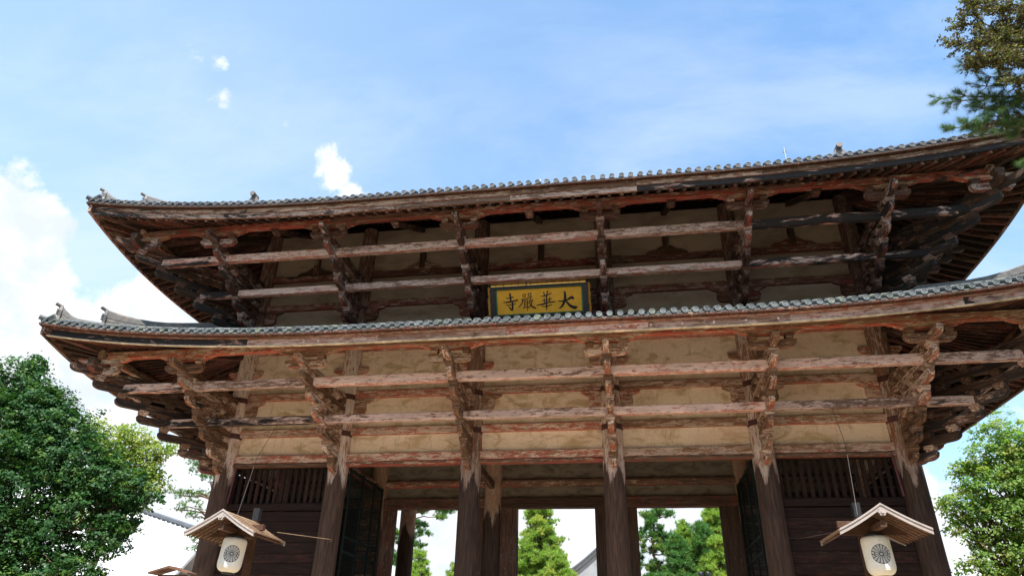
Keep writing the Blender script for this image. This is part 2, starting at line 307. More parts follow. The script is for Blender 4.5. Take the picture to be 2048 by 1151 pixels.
# ------------------------------------------------------------------ geometry helpers
class MB:
    def __init__(s): s.v = []; s.g = []; s.f = []
    def add(s, vs, gs, fs):
        o = len(s.v); s.v += vs; s.g += gs; s.f += [tuple(i+o for i in f) for f in fs]
    def beam(s, a, b, wd, ht, up=(0, 0, 1), nseg=1, jit=0.0, cham=0.02, gdir=0, taper=1.0, wsag=0.0):
        """prism with chamfered long edges from a to b, centred on the segment; grain runs along it"""
        a = Vector(a); b = Vector(b); d = (b-a); L = d.length; d.normalize()
        upv = Vector(up); side = d.cross(upv); side.normalize(); upv = side.cross(d)
        hw, hh = wd/2, ht/2; c = min(cham, hw*.6, hh*.6)
        if c > 0: prof = [(-hw+c, -hh), (hw-c, -hh), (hw, -hh+c), (hw, hh-c), (hw-c, hh), (-hw+c, hh), (-hw, hh-c), (-hw, -hh+c)]
        else: prof = [(-hw, -hh), (hw, -hh), (hw, hh), (-hw, hh)]
        n = len(prof); vs = []; gs = []; fs = []; go = random.uniform(0, 30)
        for i in range(nseg+1):
            t = i/nseg; k = 1+(taper-1)*t
            jw = random.uniform(-jit, jit); jh = random.uniform(-jit, jit); sg = -wsag*4*t*(1-t)
            for (p, q) in prof:
                pt = a+d*(L*t)+side*(p*k+jw+random.uniform(-jit, jit)*.4)+upv*(q*k+jh+sg+random.uniform(-jit, jit)*.4)
                vs.append(tuple(pt)); gs.append((L*t+go, p, q))
        for i in range(nseg):
            for j in range(n):
                k = (j+1) % n; fs.append((i*n+j, (i+1)*n+j, (i+1)*n+k, i*n+k))
        fs.append(tuple(range(n))); fs.append(tuple(nseg*n+j for j in reversed(range(n))))
        s.add(vs, gs, fs); return s
    def box(s, c, size, cham=0.0):
        x, y, z = c; sx, sy, sz = size
        ax = max(range(3), key=lambda i: size[i]); h = [0, 0, 0]; h[ax] = size[ax]/2
        a = (x-h[0], y-h[1], z-h[2]); b = (x+h[0], y+h[1], z+h[2])
        if ax == 0: return s.beam(a, b, sy, sz, (0, 0, 1), cham=cham)
        if ax == 1: return s.beam(a, b, sx, sz, (0, 0, 1), cham=cham)
        return s.beam(a, b, sx, sy, (0, 1, 0), cham=cham)
    def extrude(s, prof, org, U, V, Wd, half):
        """prof (u,v) polygon extruded +-half along Wd; grain along U"""
        org = Vector(org); U = Vector(U); V = Vector(V); Wd = Vector(Wd); n = len(prof); go = random.uniform(0, 30)
        vs = []; gs = []
        for sg in (-1, 1):
            for (u, v) in prof: vs.append(tuple(org+U*u+V*v+Wd*(sg*half))); gs.append((u+go, v, sg*half))
        fs = [tuple(range(n)), tuple(reversed(range(n, 2*n)))]
        for j in range(n):
            k = (j+1) % n; fs.append((j, n+j, n+k, k))
        s.add(vs, gs, fs); return s
    def tube(s, pts, rad, n=6, cap=True):
        pts = [Vector(p) for p in pts]; N = len(pts); vs = []; gs = []; fs = []; L = 0; go = random.uniform(0, 30)
        if not isinstance(rad, (list, tuple)): rad = [rad]*N
        ref = Vector((0.3, 0.2, 1)).normalized()
        for i, p in enumerate(pts):
            d = (pts[min(i+1, N-1)]-pts[max(i-1, 0)]).normalized()
            if abs(d.dot(ref)) > 0.95: r0 = Vector((1, 0, 0))
            else: r0 = ref
            a = d.cross(r0).normalized(); b = d.cross(a)
            if i: L += (p-pts[i-1]).length
            for j in range(n):
                th = 2*math.pi*j/n; vs.append(tuple(p+(a*math.cos(th)+b*math.sin(th))*rad[i])); gs.append((L+go, th*rad[i], 0))
        for i in range(N-1):
            for j in range(n):
                k = (j+1) % n; fs.append((i*n+j, i*n+k, (i+1)*n+k, (i+1)*n+j))
        if cap: fs.append(tuple(range(n))); fs.append(tuple((N-1)*n+j for j in reversed(range(n))))
        s.add(vs, gs, fs); return s
    def lathe(s, prof, c, n=24, axis='z', ring=True):
        """prof list of (r, h)"""
        vs = []; gs = []; fs = []; x, y, z = c
        for (r, h) in prof:
            for j in range(n):
                th = 2*math.pi*j/n; cc, ss = math.cos(th)*r, math.sin(th)*r
                vs.append((x+cc, y+ss, z+h) if axis == 'z' else (x+cc, y+h, z+ss)); gs.append((h, th*max(r, .3), 0))
        for i in range(len(prof)-1):
            for j in range(n):
                k = (j+1) % n; fs.append((i*n+j, i*n+k, (i+1)*n+k, (i+1)*n+j))
        fs.append(tuple(reversed(range(n)))); fs.append(tuple((len(prof)-1)*n+j for j in range(n)))
        s.add(vs, gs, fs); return s
    def mesh(s, name, mat, dz=Z0, smooth=False):
        me = bpy.data.meshes.new(name)
        me.from_pydata([(x, y, z+dz) for x, y, z in s.v], [], s.f)
        at = me.attributes.new('gc', 'FLOAT_VECTOR', 'POINT'); at.data.foreach_set('vector', np.array(s.g, dtype=np.float32).ravel())
        me.materials.append(mat)
        if smooth: me.polygons.foreach_set('use_smooth', [True]*len(me.polygons))
        me.update(); return me

W = {}
def link(name, data, parent=None, M4=None, **props):
    o = bpy.data.objects.new(name, data); C.objects.link(o)
    if M4 is not None: o.matrix_basis = M4
    W[o] = o.matrix_basis.copy()
    if parent is not None: o.parent = parent; o.matrix_parent_inverse = W[parent].inverted()
    for k, v in props.items(): o[k] = v
    return o
def part(name, mb, mat, parent, smooth=False, **props):
    return link(name, mb.mesh(name, M[mat] if isinstance(mat, str) else mat, smooth=smooth), parent, None, **props)
def thing(name, label, cat, loc, group=None):
    o = link(name, None, None, Matrix.Translation(loc)); o.empty_display_size = 0.5
    o['label'] = label; o['category'] = cat
    if group: o['group'] = group
    return o
T = Matrix.Translation
def RotZ(a): return Matrix.Rotation(a, 4, 'Z')

# ------------------------------------------------------------------ setting: ground
gm = MB(); gm.add([(-900, -900, 0), (900, -900, 0), (900, 900, 0), (-900, 900, 0)], [(0, 0, 0)]*4, [(0, 1, 2, 3)])
link('ground', gm.mesh('ground', M['ground'], dz=0), kind='structure')
pm = MB().box((0, 5.4, 0.2), (34, 16.5, 0.4), 0.03)
link('stone_platform', pm.mesh('stone_platform', M['stone'], dz=0), kind='structure')

# ------------------------------------------------------------------ the gate
gate = thing('temple_gate', 'huge weathered two-storey timber temple gate with grey tiled roofs and tiered brackets', 'gate', (0, 5.4, 0.4))
CX = [-14.4, -9.04, -3.04, 3.04, 9.04, 14.4]; CY = [0.0, 5.4, 10.8]
SF, SS = 0.77, 0.64              # bracket step to the front and to the sides

def column_mesh():
    mb = MB(); n = 28; zs = [-8.62, -7, -5, -3, -2.2, -1.6, -1.0, -0.4, 0.2, 1.5, 3, 4.5, 6.5, 8, 9.8, 12.2]
    prof = []
    vs = []; gs = []; fs = []
    for z in zs:
        r = 0.475-0.075*((z+8.62)/18.4)**1.3
        for j in range(n):
            th = 2*math.pi*(j+.5)/n; vs.append((r*math.cos(th), r*math.sin(th), z)); gs.append((z, th*0.46, 0))
    for i in range(len(zs)-1):
        for j in range(n):
            k = (j+1) % n; fs.append((i*n+j, i*n+k, (i+1)*n+k, (i+1)*n+j))
    mb.add(vs, gs, fs)
    return mb.mesh('column', M['column'], smooth=True)
cme = column_mesh()
for y in CY:
    for x in CX:
        c = link('column', cme, gate, T((x, y, 0)) @ RotZ(random.uniform(-.15, .15) if y == 0 else random.uniform(0, 6)))
        st = MB().lathe([(0.68, 0), (0.66, .08), (0.56, .13)], (x, y, -8.65), 20)
        part('plinth_stone', st, 'stone', gate)
bandm = None
for y in CY[:2]:
    for x in CX:
        for z in ((1.12, 2.83) if y == 0 else (1.12,)):
            mb = MB(); r = 0.475-0.075*((z+8.62)/18.4)**1.3+.018
            mb.lathe([(r, 0), (r, .24)], (x, y, z), 28); part('iron_band', mb, 'iron', gate, smooth=False)
for x in CX:
    for z in (7.45, 8.75):
        mb = MB(); mb.lathe([(0.425, 0), (0.425, .2)], (x, 0, z), 24); part('iron_band', mb, 'iron', gate)

# tie beams on the wall plane
def tie(x0, x1, y, zb, h, mat='tie', wd=0.26, name='tie_beam', **pr):
    mb = MB().beam((x0, y, zb+h/2), (x1, y, zb+h/2), wd, h, nseg=6, jit=.006, cham=.02); return part(name, mb, mat, gate, **pr)
for i in range(5):
    xa, xb = CX[i]+.40, CX[i+1]-.40
    tie(xa, xb, -0.03, 0.0, .36); tie(xa, xb, -0.03, 1.2, .34); tie(xa, xb, -0.03, 2.94, .34); tie(xa, xb, -0.03, 5.3, .3)
    tie(xa, xb, -0.03, 7.67, .34, mat='tie_up'); tie(xa, xb, -0.03, 9.35, .32, mat='tie_up', dark=.3)
    tie(xa, xb, 0.0, -0.16, .14, mat='inner', wd=.4)
    for zb, zt in ((.36, 1.2), (1.54, 2.94), (3.28, 5.3), (5.6, 6.2)):
        mb = MB().box(((xa+xb)/2, 0.06, (zb+zt)/2), (xb-xa+.3, .12, zt-zb)); part('plaster_panel', mb, 'plaster', gate)
    for zb, zt in ((6.2, 7.67), (8.01, 9.35), (9.67, 12.2)):
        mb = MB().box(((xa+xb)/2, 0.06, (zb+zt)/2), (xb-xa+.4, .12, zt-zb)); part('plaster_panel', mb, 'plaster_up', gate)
# side walls (both ends) : ties and plaster
for sx in (-1, 1):
    for j in range(2):
        ya, yb = CY[j]+.4, CY[j+1]-.4; x = sx*14.4
        for zb, h in ((0, .36), (1.2, .34), (2.94, .34), (7.67, .34), (9.35, .32)):
            mb = MB().beam((x, ya, zb+h/2), (x, yb, zb+h/2), .26, h, nseg=3, jit=.006); part('tie_beam', mb, 'tie', gate)
        for zb, zt in ((.36, 1.2), (1.54, 2.94), (3.28, 6.2)):
            part('plaster_panel', MB().box((x, (ya+yb)/2, (zb+zt)/2), (.12, yb-ya, zt-zb)), 'plaster', gate)
        for zb, zt in ((6.2, 7.67), (8.01, 9.35), (9.67, 12.2)):
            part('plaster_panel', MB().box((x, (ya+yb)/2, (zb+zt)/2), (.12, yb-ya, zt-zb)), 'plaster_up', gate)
        for k in range(24):
            z = -8.3+k*.345
            part('wall_plank', MB().box((x, (ya+yb)/2, z), (.07, yb-ya+.02, .33), .008), 'plank', gate)
# back walls above the rear openings
for i in range(5):
    xa, xb = CX[i]+.4, CX[i+1]-.4
    for zb, zt in ((.36, 6.2),): part('plaster_panel', MB().box(((xa+xb)/2, 10.86, (zb+zt)/2), (xb-xa, .12, zt-zb)), 'plaster', gate)
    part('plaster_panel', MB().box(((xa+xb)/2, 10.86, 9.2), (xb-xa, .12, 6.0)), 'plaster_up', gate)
    tie(xa, xb, 10.8, 0, .36, mat='inner')

# bracket arms, one mesh per tier shared by all columns; local frame: +u outward = -y, origin on the column axis
def arm_profile(length, h=.30, root=0.3):
    p = [(-root, 0), (length-.36, 0)]
    for k in range(1, 7):
        a = math.pi/2*k/6; p.append((length-.36+.34*math.sin(a), (1-math.cos(a))*.20))
    p += [(length, .24), (length-.015, h), (-root, h)]
    return p
def arm_mesh(length, zloc, h=.30, wd=.24, nm='bracket_arm', mat='bracket'):
    mb = MB(); prof = arm_profile(length, h)
    # chamfered sides: thin inner slab plus main slab give a softened edge
    mb.extrude(prof, (0, 0, zloc), (0, -1, 0), (0, 0, 1), (1, 0, 0), wd/2-.012)
    inner = [(u-(.012 if u > 0 else 0), v+(.012 if v < h/2 else -.012)) for u, v in prof]
    mb.extrude(inner, (0, 0, zloc), (0, -1, 0), (0, 0, 1), (1, 0, 0), wd/2)
    return mb.mesh(nm, M[mat], dz=0)
def block_mesh(s=.36, h=.235, nm='bearing_block', mat='bracket'):
    mb = MB(); a = s/2; b = a*.72; hh = [0, h*.42, h*.52, h]; ss = [b, a*.93, a, a]
    vs = []; gs = []; fs = []
    for z, r in zip(hh, ss):
        for (p, q) in ((-1, -1), (1, -1), (1, 1), (-1, 1)): vs.append((p*r, q*r, z)); gs.append((p*r, q*r, z*3))
    for i in range(3):
        for j in range(4):
            k = (j+1) % 4; fs.append((i*4+j, i*4+k, (i+1)*4+k, (i+1)*4+j))
    fs += [(3, 2, 1, 0), (12, 13, 14, 15)]
    mb.add(vs, gs, fs); return mb.mesh(nm, M[mat], dz=0)
BLKM = [block_mesh(), block_mesh(mat='bracket_up')]; BLKSM = [block_mesh(.30, .235), block_mesh(.30, .235, mat='bracket_up')]; cur = 0
ARMFM = [{k: [arm_mesh(SF*k+.17+dz, 0, wd=.235, mat=mt) for dz in (0, .03)] for k in range(1, 8)} for mt in ('bracket', 'bracket_up')]
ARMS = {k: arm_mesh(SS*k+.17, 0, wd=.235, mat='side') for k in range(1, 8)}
DF = math.hypot(SF, SS)
ARMD = {k: arm_mesh(DF*k+.22, 0, wd=.26, mat='side') for k in range(1, 8)}
STOREY = [dict(z4=1.08, p=.53, zc=3.64, pb=3.39), dict(z4=7.40, p=.49, zc=9.87, pb=9.57)]
inner_stuff = MB()
blocks = 0
def add_block(x, y, z, rz=0, big=True, stuff=False):
    global blocks
    if stuff or blocks >= 296:
        s = .36; a = s/2; h = .23
        vs = []; gs = []; ca, sa = math.cos(rz), math.sin(rz)
        for zz_, r in ((0, a*.72), (h*.45, a), (h, a)):
            for (p, q) in ((-1, -1), (1, -1), (1, 1), (-1, 1)):
                vs.append((x+(p*ca-q*sa)*r, y+(p*sa+q*ca)*r, z+zz_)); gs.append((p*r+x*7, q*r+y, zz_*3))
        fs = [(3, 2, 1, 0), (8, 9, 10, 11)]
        for i in range(2):
            for j in range(4):
                k = (j+1) % 4; fs.append((i*4+j, i*4+k, (i+1)*4+k, (i+1)*4+j))
        inner_stuff.add(vs, gs, fs)
    else:
        blocks += 1; link('bearing_block', (BLKM if big else BLKSM)[cur], gate, T((x, y, z+Z0)) @ RotZ(rz+random.uniform(-.03, .03)))
for st, S in enumerate(STOREY):
    zk = lambda k: S['z4']+S['p']*(k-4)
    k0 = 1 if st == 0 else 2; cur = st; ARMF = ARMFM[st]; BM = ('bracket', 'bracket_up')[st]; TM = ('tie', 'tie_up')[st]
    for i, x in enumerate(CX):                                   # front sets
        for k in range(k0, 8):
            dark = 0.0
            if st == 1: dark = .25
            if i == 0: dark += .15
            if i == 5: dark += .25
            j = link('bracket_arm', ARMF[k][(i+k) % 2], gate, T((x, 0, zk(k)+Z0-.012)), dark=dark+random.uniform(-.1, .25))
            if k < 7: add_block(x, -SF*k, zk(k)+.29)
            for q in range(1, k):
                if k < 7: add_block(x, -SF*q, zk(k)+.29)
        # lateral arm, end blocks and carved sub-strip under the purlin
        z7 = zk(7)
        pr = []
        L = .86
        pr = [(-L, .30)]+[(-L+.30*(1-math.cos(math.pi/2*t/5)), .22-.22*math.sin(math.pi/2*t/5)) for t in range(6)]
        pr = pr+[(-u, v) for u, v in reversed(pr)]
        mb = MB().extrude(pr, (x, -SF*6, z7), (1, 0, 0), (0, 0, 1), (0, 1, 0), .12); part('cross_arm', mb, BM, gate)
        mb = MB().extrude(pr, (x, -.02, (4.15 if st == 0 else S['pb']-.15)), (1, 0, 0), (0, 0, 1), (0, 1, 0), .13); part('wall_corbel', mb, TM, gate)
        for d in (-.64, .64): add_block(x+d, -SF*6, z7+.29, big=False)
        ps = [(-1.35, .14), (-1.28, .05), (-1.12, .03), (-1.06, -.03), (-.92, -.05), (-.86, -.11), (-.5, -.13)]
        ps = ps+[(-u, v) for u, v in reversed(ps)]
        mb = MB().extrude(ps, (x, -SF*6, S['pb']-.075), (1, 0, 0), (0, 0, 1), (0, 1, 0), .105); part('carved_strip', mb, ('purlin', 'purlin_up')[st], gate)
        # corbels on the wall beside the column
        zc0 = 2.15 if st == 0 else 6.95
        for sx in (-1, 1):
            if (i == 0 and sx < 0) or (i == 5 and sx > 0): continue
            pc = [(.3, 0), (.72, 0)]+[(.72+.24*math.sin(math.pi/2*t/5), .2-.2*math.cos(math.pi/2*t/5)) for t in range(1, 6)]+[(.97, .3), (.95, .31), (.95, .54), (.72, .54), (.66, .36), (.3, .36)]
            mb = MB().extrude(pc, (x, -.04, zc0), (sx, 0, 0), (0, 0, 1), (0, 1, 0), .12); part('wall_corbel', mb, TM, gate)
            pc2 = [(.3, .5), (.3, .36), (.66, .36), (.72, .54), (1.02, .56), (1.25, .66), (1.3, .76), (.3, .76)]
            part('wall_corbel', MB().extrude(pc2, (x, -.045, zc0), (sx, 0, 0), (0, 0, 1), (0, 1, 0), .10), TM, gate)
    for sx in (-1, 1):                                           # side sets
        rz = math.pi/2 if sx > 0 else -math.pi/2
        for y in CY:
            for k in range(k0, 8):
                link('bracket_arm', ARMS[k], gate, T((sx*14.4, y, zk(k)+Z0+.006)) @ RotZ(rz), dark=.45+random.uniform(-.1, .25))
                if k < 7:
                    for q in range(1, k+1): add_block(sx*(14.4+SS*q), y, zk(k)+.3, stuff=True)
            pr = [(-.8, .30)]+[(-.8+.30*(1-math.cos(math.pi/2*t/4)), .22-.22*math.sin(math.pi/2*t/4)) for t in range(5)]
            pr = pr+[(-u, v) for u, v in reversed(pr)]
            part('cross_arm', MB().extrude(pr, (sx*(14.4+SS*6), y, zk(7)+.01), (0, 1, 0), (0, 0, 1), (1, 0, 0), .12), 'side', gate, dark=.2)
            for d in (-.6, .6): add_block(sx*(14.4+SS*6), y+d, zk(7)+.3, stuff=True)
            ps = [(-1.3, .15), (-1.2, .05), (-.95, -.04), (-.5, -.12)]; ps = ps+[(-u, v) for u, v in reversed(ps)]
            part('carved_strip', MB().extrude(ps, (sx*(14.4+SS*6), y, S['pb']-.07), (0, 1, 0), (0, 0, 1), (1, 0, 0), .105), 'purlin', gate, dark=.2)
        # diagonal corner sets front and rear
        for yc, sy in ((0, -1), (10.8, 1)):
            ang = math.atan2(sx*SS, SF) if sy < 0 else math.pi-math.atan2(sx*SS, SF)
            for k in range(k0, 8):
                link('bracket_arm', ARMD[k], gate, T((sx*14.4, yc, zk(k)+Z0-.022)) @ RotZ(ang), dark=.5+random.uniform(-.1, .3))
                if k < 7:
                    for q in range(1, k+1): add_block(sx*(14.4+SS*q), yc+sy*SF*q, zk(k)+.28, rz=ang, stuff=(q < k or sy > 0))
            z7 = zk(7)
            xx, yy = sx*(14.4+SS*6), yc+sy*SF*6
            part('cross_arm', MB().extrude(pr, (xx, yy, z7+.02), (1, 0, 0), (0, 0, 1), (0, 1, 0), .12), BM, gate, dark=.1)
            part('cross_arm', MB().extrude(pr, (xx, yy, z7+.035), (0, 1, 0), (0, 0, 1), (1, 0, 0), .12), 'side', gate, dark=.1)
            for d in (-.6, .6): add_block(xx+d, yy, z7+.31, stuff=sy > 0); add_block(xx, yy+d, z7+.31, stuff=True)
            part('carved_strip', MB().extrude(ps, (xx, yy, S['pb']-.085), (1, 0, 0), (0, 0, 1), (0, 1, 0), .10), 'purlin', gate)
            # hip rafter
            ze = S['zc']+1.02-.55
            ex, ey = sx*20.35, (yc+sy*5.95)
            mb = MB().beam((sx*14.4, yc, S['pb']+1.9+st*.5), (xx+sx*.1, yy+sy*.1, S['pb']+.45), .3, .4).beam((xx+sx*.1, yy+sy*.1, S['pb']+.45), (ex, ey, ze+.18), .3, .4, taper=.8)
            part('hip_rafter', mb, 'rafter', gate, dark=.2)
    # long beams, one timber per bay
    X3, X5, X6 = 14.4+SS*3, 14.4+SS*5, 14.4+SS*6
    for (kk, yy, zb, h, X) in ((3, -SF*3, zk(4), .33, X3), (5, -SF*5, zk(6), .38, X5)):
        xs = [-X-.1]+CX+[X+.1]
        if st == 0 and kk == 3: dk = [.75, .72, .0, -.1, -.1, .0, .2]; xs[2] += .12
        elif st == 0: dk = [.45, -.1, .0, -.1, .0, -.1, .1]; xs[2] += .12
        elif kk == 3: dk = [.8, .2, .0, .05, .0, .75, .9]; xs[2] += .12
        else: dk = [.55, .0, .0, .0, .05, .95, 1.0]; xs[2] += .12
        for i in range(7):
            mb = MB().beam((xs[i]+.006, yy, zb+h/2+random.uniform(-.008, .008)), (xs[i+1]-.006, yy, zb+h/2), .27, h, nseg=8, jit=.008, cham=.025)
            part('long_beam', mb, 'beam', gate, dark=dk[i], red=(.55 if st == 1 and kk == 5 else .3 if st == 1 else 0.0)+random.uniform(-.1, .2))
        for sx in (-1, 1):
            ys = [yy-.1]+CY+[10.8-yy+.1]; x = sx*X
            for i in range(4):
                mb = MB().beam((x, ys[i]+.005, zb+h/2+.012), (x, ys[i+1]-.005, zb+h/2+.012), .26, h-.01, nseg=4, jit=.006); part('long_beam', mb, 'beam', gate, dark=.75)
    # purlins
    xs = [-X6-.35]+CX+[X6+.35]
    for i in range(7):
        mb = MB().beam((xs[i]+.004, -SF*6, S['pb']+.16+random.uniform(-.006, .006)), (xs[i+1]-.004, -SF*6, S['pb']+.16), .26, .32, nseg=8, jit=.008, cham=.03)
        part('eave_purlin', mb, ('purlin', 'purlin_up')[st], gate, red=.35+.35*st*(random.random() > .3), dark=.6 if (st == 1 and i == 6) else 0.0)
    for sx in (-1, 1):
        mb = MB().beam((sx*X6, -SF*6-.35, S['pb']+.17), (sx*X6, 10.8+SF*6+.35, S['pb']+.17), .26, .31, nseg=10, jit=.008); part('eave_purlin', mb, 'purlin', gate, dark=.4)
part('inner_bearing_blocks', inner_stuff, 'side', gate, kind='stuff')

# free tail rafters between the upper brackets
for i in range(5):
    xm = (CX[i]+CX[i+1])/2
    if i == 4: xm += .1
    mb = MB().beam((xm, -.6, 11.7), (xm, -4.62, 9.42), .26, .28, nseg=2, cham=.03, taper=.8); part('tail_rafter', mb, 'side', gate, dark=.5)
    prb = [(-.17, 0), (-.11, -.08), (.11, -.08), (.17, 0), (.17, .1), (-.17, .1)]
    part('tail_block', MB().extrude(prb, (xm, -4.5, 9.46), (1, 0, 0), (0, 0, 1), (0, 1, 0), .2), 'bracket_up', gate)
    part('strut', MB().beam((xm, -.12, 9.7), (xm, -.12, 10.6), .3, .16, (0, 1, 0)), 'side', gate)
    ff = [(-1.0, 0), (-.8, .16), (-.5, .22), (-.2, .42), (.2, .42), (.5, .22), (.8, .16), (1.0, 0)]
    part('strut_foot', MB().extrude(ff, (xm, -.1, 9.68), (1, 0, 0), (0, 0, 1), (0, 1, 0), .08), 'side', gate)

# ------------------------------------------------------------------ eaves and roofs
EX, EY = 20.6, 6.2
def rx_(x): return 1.08*max(0, (abs(x)-6)/14.6)**2.5
def ry_(y): return 1.08*max(0, (abs(y-5.4)-2.5)/9.1)**2.5
for st, S in enumerate(STOREY):
    zc = S['zc']; slope = .476 if st == 0 else .60; tm = 'tile' if st == 0 else 'tile_up'
    rb = zc-(.56 if st == 0 else .75)            # rafter underside at y=-5.9
    def top(x, y):
        dF = y+EY; dB = 17-y; dS = EX-abs(x)
        f = lambda d, r: zc-.14+slope*d+.004*d*d+r*math.exp(-max(0, d)/3.2)
        zf = f(dF, rx_(x)); zbk = f(dB, rx_(x)); zs = f(dS, ry_(y))
        z = min(zf, zbk)
        if st == 0 or abs(x) > 14.0: z = min(z, zs)
        return z
    # deck: top skin and underside skin
    mb = MB(); nx, ny = 103, 58; xs = np.linspace(-EX, EX, nx); ys = np.linspace(-EY, 17, ny)
    vs = []; fs = []
    for L in (0, 1):
        for y in ys:
            for x in xs:
                z = top(x, y)
                if L:
                    dd = min(y+EY, 17-y, EX-abs(x)); z = z-.08-min(.2, dd*.5)
                vs.append((float(x), float(y), float(z)))
    K = nx*ny
    for j in range(ny-1):
        for i in range(nx-1):
            a = j*nx+i; fs.append((a, a+1, a+nx+1, a+nx)); fs.append((K+a, K+a+nx, K+a+nx+1, K+a+1))
    for i in range(nx-1):
        fs.append((i, K+i, K+i+1, i+1)); a = (ny-1)*nx+i; fs.append((a, a+1, K+a+1, K+a))
    for j in range(ny-1):
        a = j*nx; fs.append((a, a+nx, K+a+nx, K+a)); a = j*nx+nx-1; fs.append((a, K+a, K+a+nx, a+nx))
    mb.add(vs, [(v[1], v[0], v[2]) for v in vs], fs)
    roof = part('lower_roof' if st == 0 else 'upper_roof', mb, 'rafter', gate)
    # rafters
    def raft(pin, pout, zin, zout, upd=None):
        pass
    RM = {}
    nrf = 0
    def rafter(a, b):
        mb = MB().beam(a, b, .14, .17, cham=0.0); part('rafter', mb, 'rafter', gate, dark=random.uniform(0, .35))
    n = 81
    for i in range(n):
        x = -19.9+39.8*i/(n-1)
        if abs(x) <= 14.4: xi, yi = x, 0.0; 
        else:
            s = 1 if x > 0 else -1; t = (abs(x)-14.4)/(20.2-14.4); xi = s*(14.4+t*.5); yi = 0
        ye = -5.86; za = rb+slope*5.9+.085; zo = rb+rx_(x)+.085
        # bend over the purlin: two straight pieces joined into one rafter
        tpur = (4.62)/5.86; xp = xi+(x-xi)*tpur; zp = S['pb']+.32+.09+rx_(x)*.25*(abs(x) > 14.4)
        mb = MB().beam((xi, yi, za), (xp, -4.62, zp), .14, .17, cham=0.0).beam((xp, -4.62, zp), (x, ye, zo), .14, .168, cham=0.0)
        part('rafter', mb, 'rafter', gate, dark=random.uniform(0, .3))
    n = 44
    for sx in (-1, 1):
        for i in range(n):
            y = -5.4+(21.6)*i/(n-1)
            yi = min(10.8, max(0, y));
            if y < 0: yi = -.5*(-y)/6
            if y > 10.8: yi = 10.8+.5*(y-10.8)/6
            za = rb+slope*5.9+.085-.5; zo = rb+ry_(y)+.085; X6 = 14.4+SS*6; tp = (X6-14.4)/(20.25-14.4)
            yp = yi+(y-yi)*tp; zp = S['pb']+.32+.1
            mb = MB().beam((sx*14.4, yi, za), (sx*X6, yp, zp), .14, .17, cham=0.0).beam((sx*X6, yp, zp), (sx*20.25, y, zo), .14, .168, cham=0.0)
            if st == 1 and sx > 0 or st == 0: part('side_rafter', mb, 'rafter', gate, dark=random.uniform(.1, .4))
            else: part('side_rafter', mb, 'rafter', gate, dark=.3)
    # fascia boards: curved with the eave, one board per stretch
    def curved(x0, x1, yc, zoff0, zoff1, th, mat, name, **pr):
        mb = MB(); k = max(2, int(abs(x1-x0)/.6)); vs = []; gs = []; fs = []; go = random.uniform(0, 20)
        for i in range(k+1):
            x = x0+(x1-x0)*i/k; r = zc+rx_(x)
            for (dy, dz) in ((-th/2, zoff0), (th/2, zoff0), (th/2, zoff1), (-th/2, zoff1)):
                jj = random.uniform(-.006, .006); vs.append((x, yc+dy, r+dz+jj)); gs.append((x+go, dy, dz))
        for i in range(k):
            for j in range(4):
                q = (j+1) % 4; fs.append((i*4+j, i*4+q, (i+1)*4+q, (i+1)*4+j))
        fs += [(3, 2, 1, 0), (k*4, k*4+1, k*4+2, k*4+3)]
        mb.add(vs, gs, fs); return part(name, mb, mat, gate, **pr)
    cuts = [-20.3, -16.2, -11.0, -5.6, -.6, 4.6, 9.5, 15.2, 20.3]
    for i in range(8):
        a, b = cuts[i]+.004, cuts[i+1]-.004
        if st == 0:
            dk = [.95, .9, -.1, .15, .0, .25, -.1, .5][i]
            curved(a, b, -5.93, -.29, -.13, .12, 'fascia', 'upper_fascia_board', dark=.05)
            curved(a, b, -5.88, -.56, -.30, .12, 'fascia', 'lower_fascia_board', dark=dk)
            curved(a, b, -5.90, -.60, -.563, .12, 'cream', 'fascia_batten')
        else:
            dk = [.6, .5, .45, .1, .2, .8, .95, .9][i]
            curved(a, b, -5.93, -.40, -.18, .12, 'fascia_up', 'upper_fascia_board', dark=[.4, .3, .1, 0, 0, 0, .2, .35][i])
            curved(a, b, -5.88, -.64, -.41, .12, 'fascia_up', 'lower_fascia_board', dark=dk)
    for sx in (-1, 1):
        mbs = MB(); k = 36; vs = []; gs = []; fs = []
        for (xo, z0, z1, th) in ((20.4, -.60, -.22, .14),):
            for i in range(k+1):
                y = -EY+.1+(17+EY-.2)*i/k; r = zc+ry_(y)
                for (dx, dz) in ((-th/2, z0), (th/2, z0), (th/2, z1), (-th/2, z1)): vs.append((sx*(xo+dx), y, r+dz)); gs.append((y, dx, dz))
            for i in range(k):
                for j in range(4):
                    q = (j+1) % 4; fs.append((i*4+j, i*4+q, (i+1)*4+q, (i+1)*4+j))
        fs += [(0, 1, 2, 3), (k*4+3, k*4+2, k*4+1, k*4)]
        mbs.add(vs, gs, fs); part('side_fascia_board', mbs, 'fascia_up', gate, dark=.4)
    # mortar lumps and a black board painting the gap shade under the tiles
    curvedgap = MB()
    gmb = MB(); x = -20.2
    while x < 20.2:
        L = random.uniform(.05, .28)
        if random.random() < (.72 if st == 0 else .5):
            z = zc+rx_(x)-.135+random.uniform(-.02, .01)
            gmb.box((x+L/2, -5.99+random.uniform(-.02, .02), z), (L, .10, random.uniform(.03, .07)))
        x += L+random.uniform(.0, .14)
    part('eave_mortar', gmb, 'mortar', gate, kind='stuff')
    for i in range(8): curved(cuts[i], cuts[i+1], -5.86, -.20, -.06, .14, 'black', 'eave_gap_shade_board')

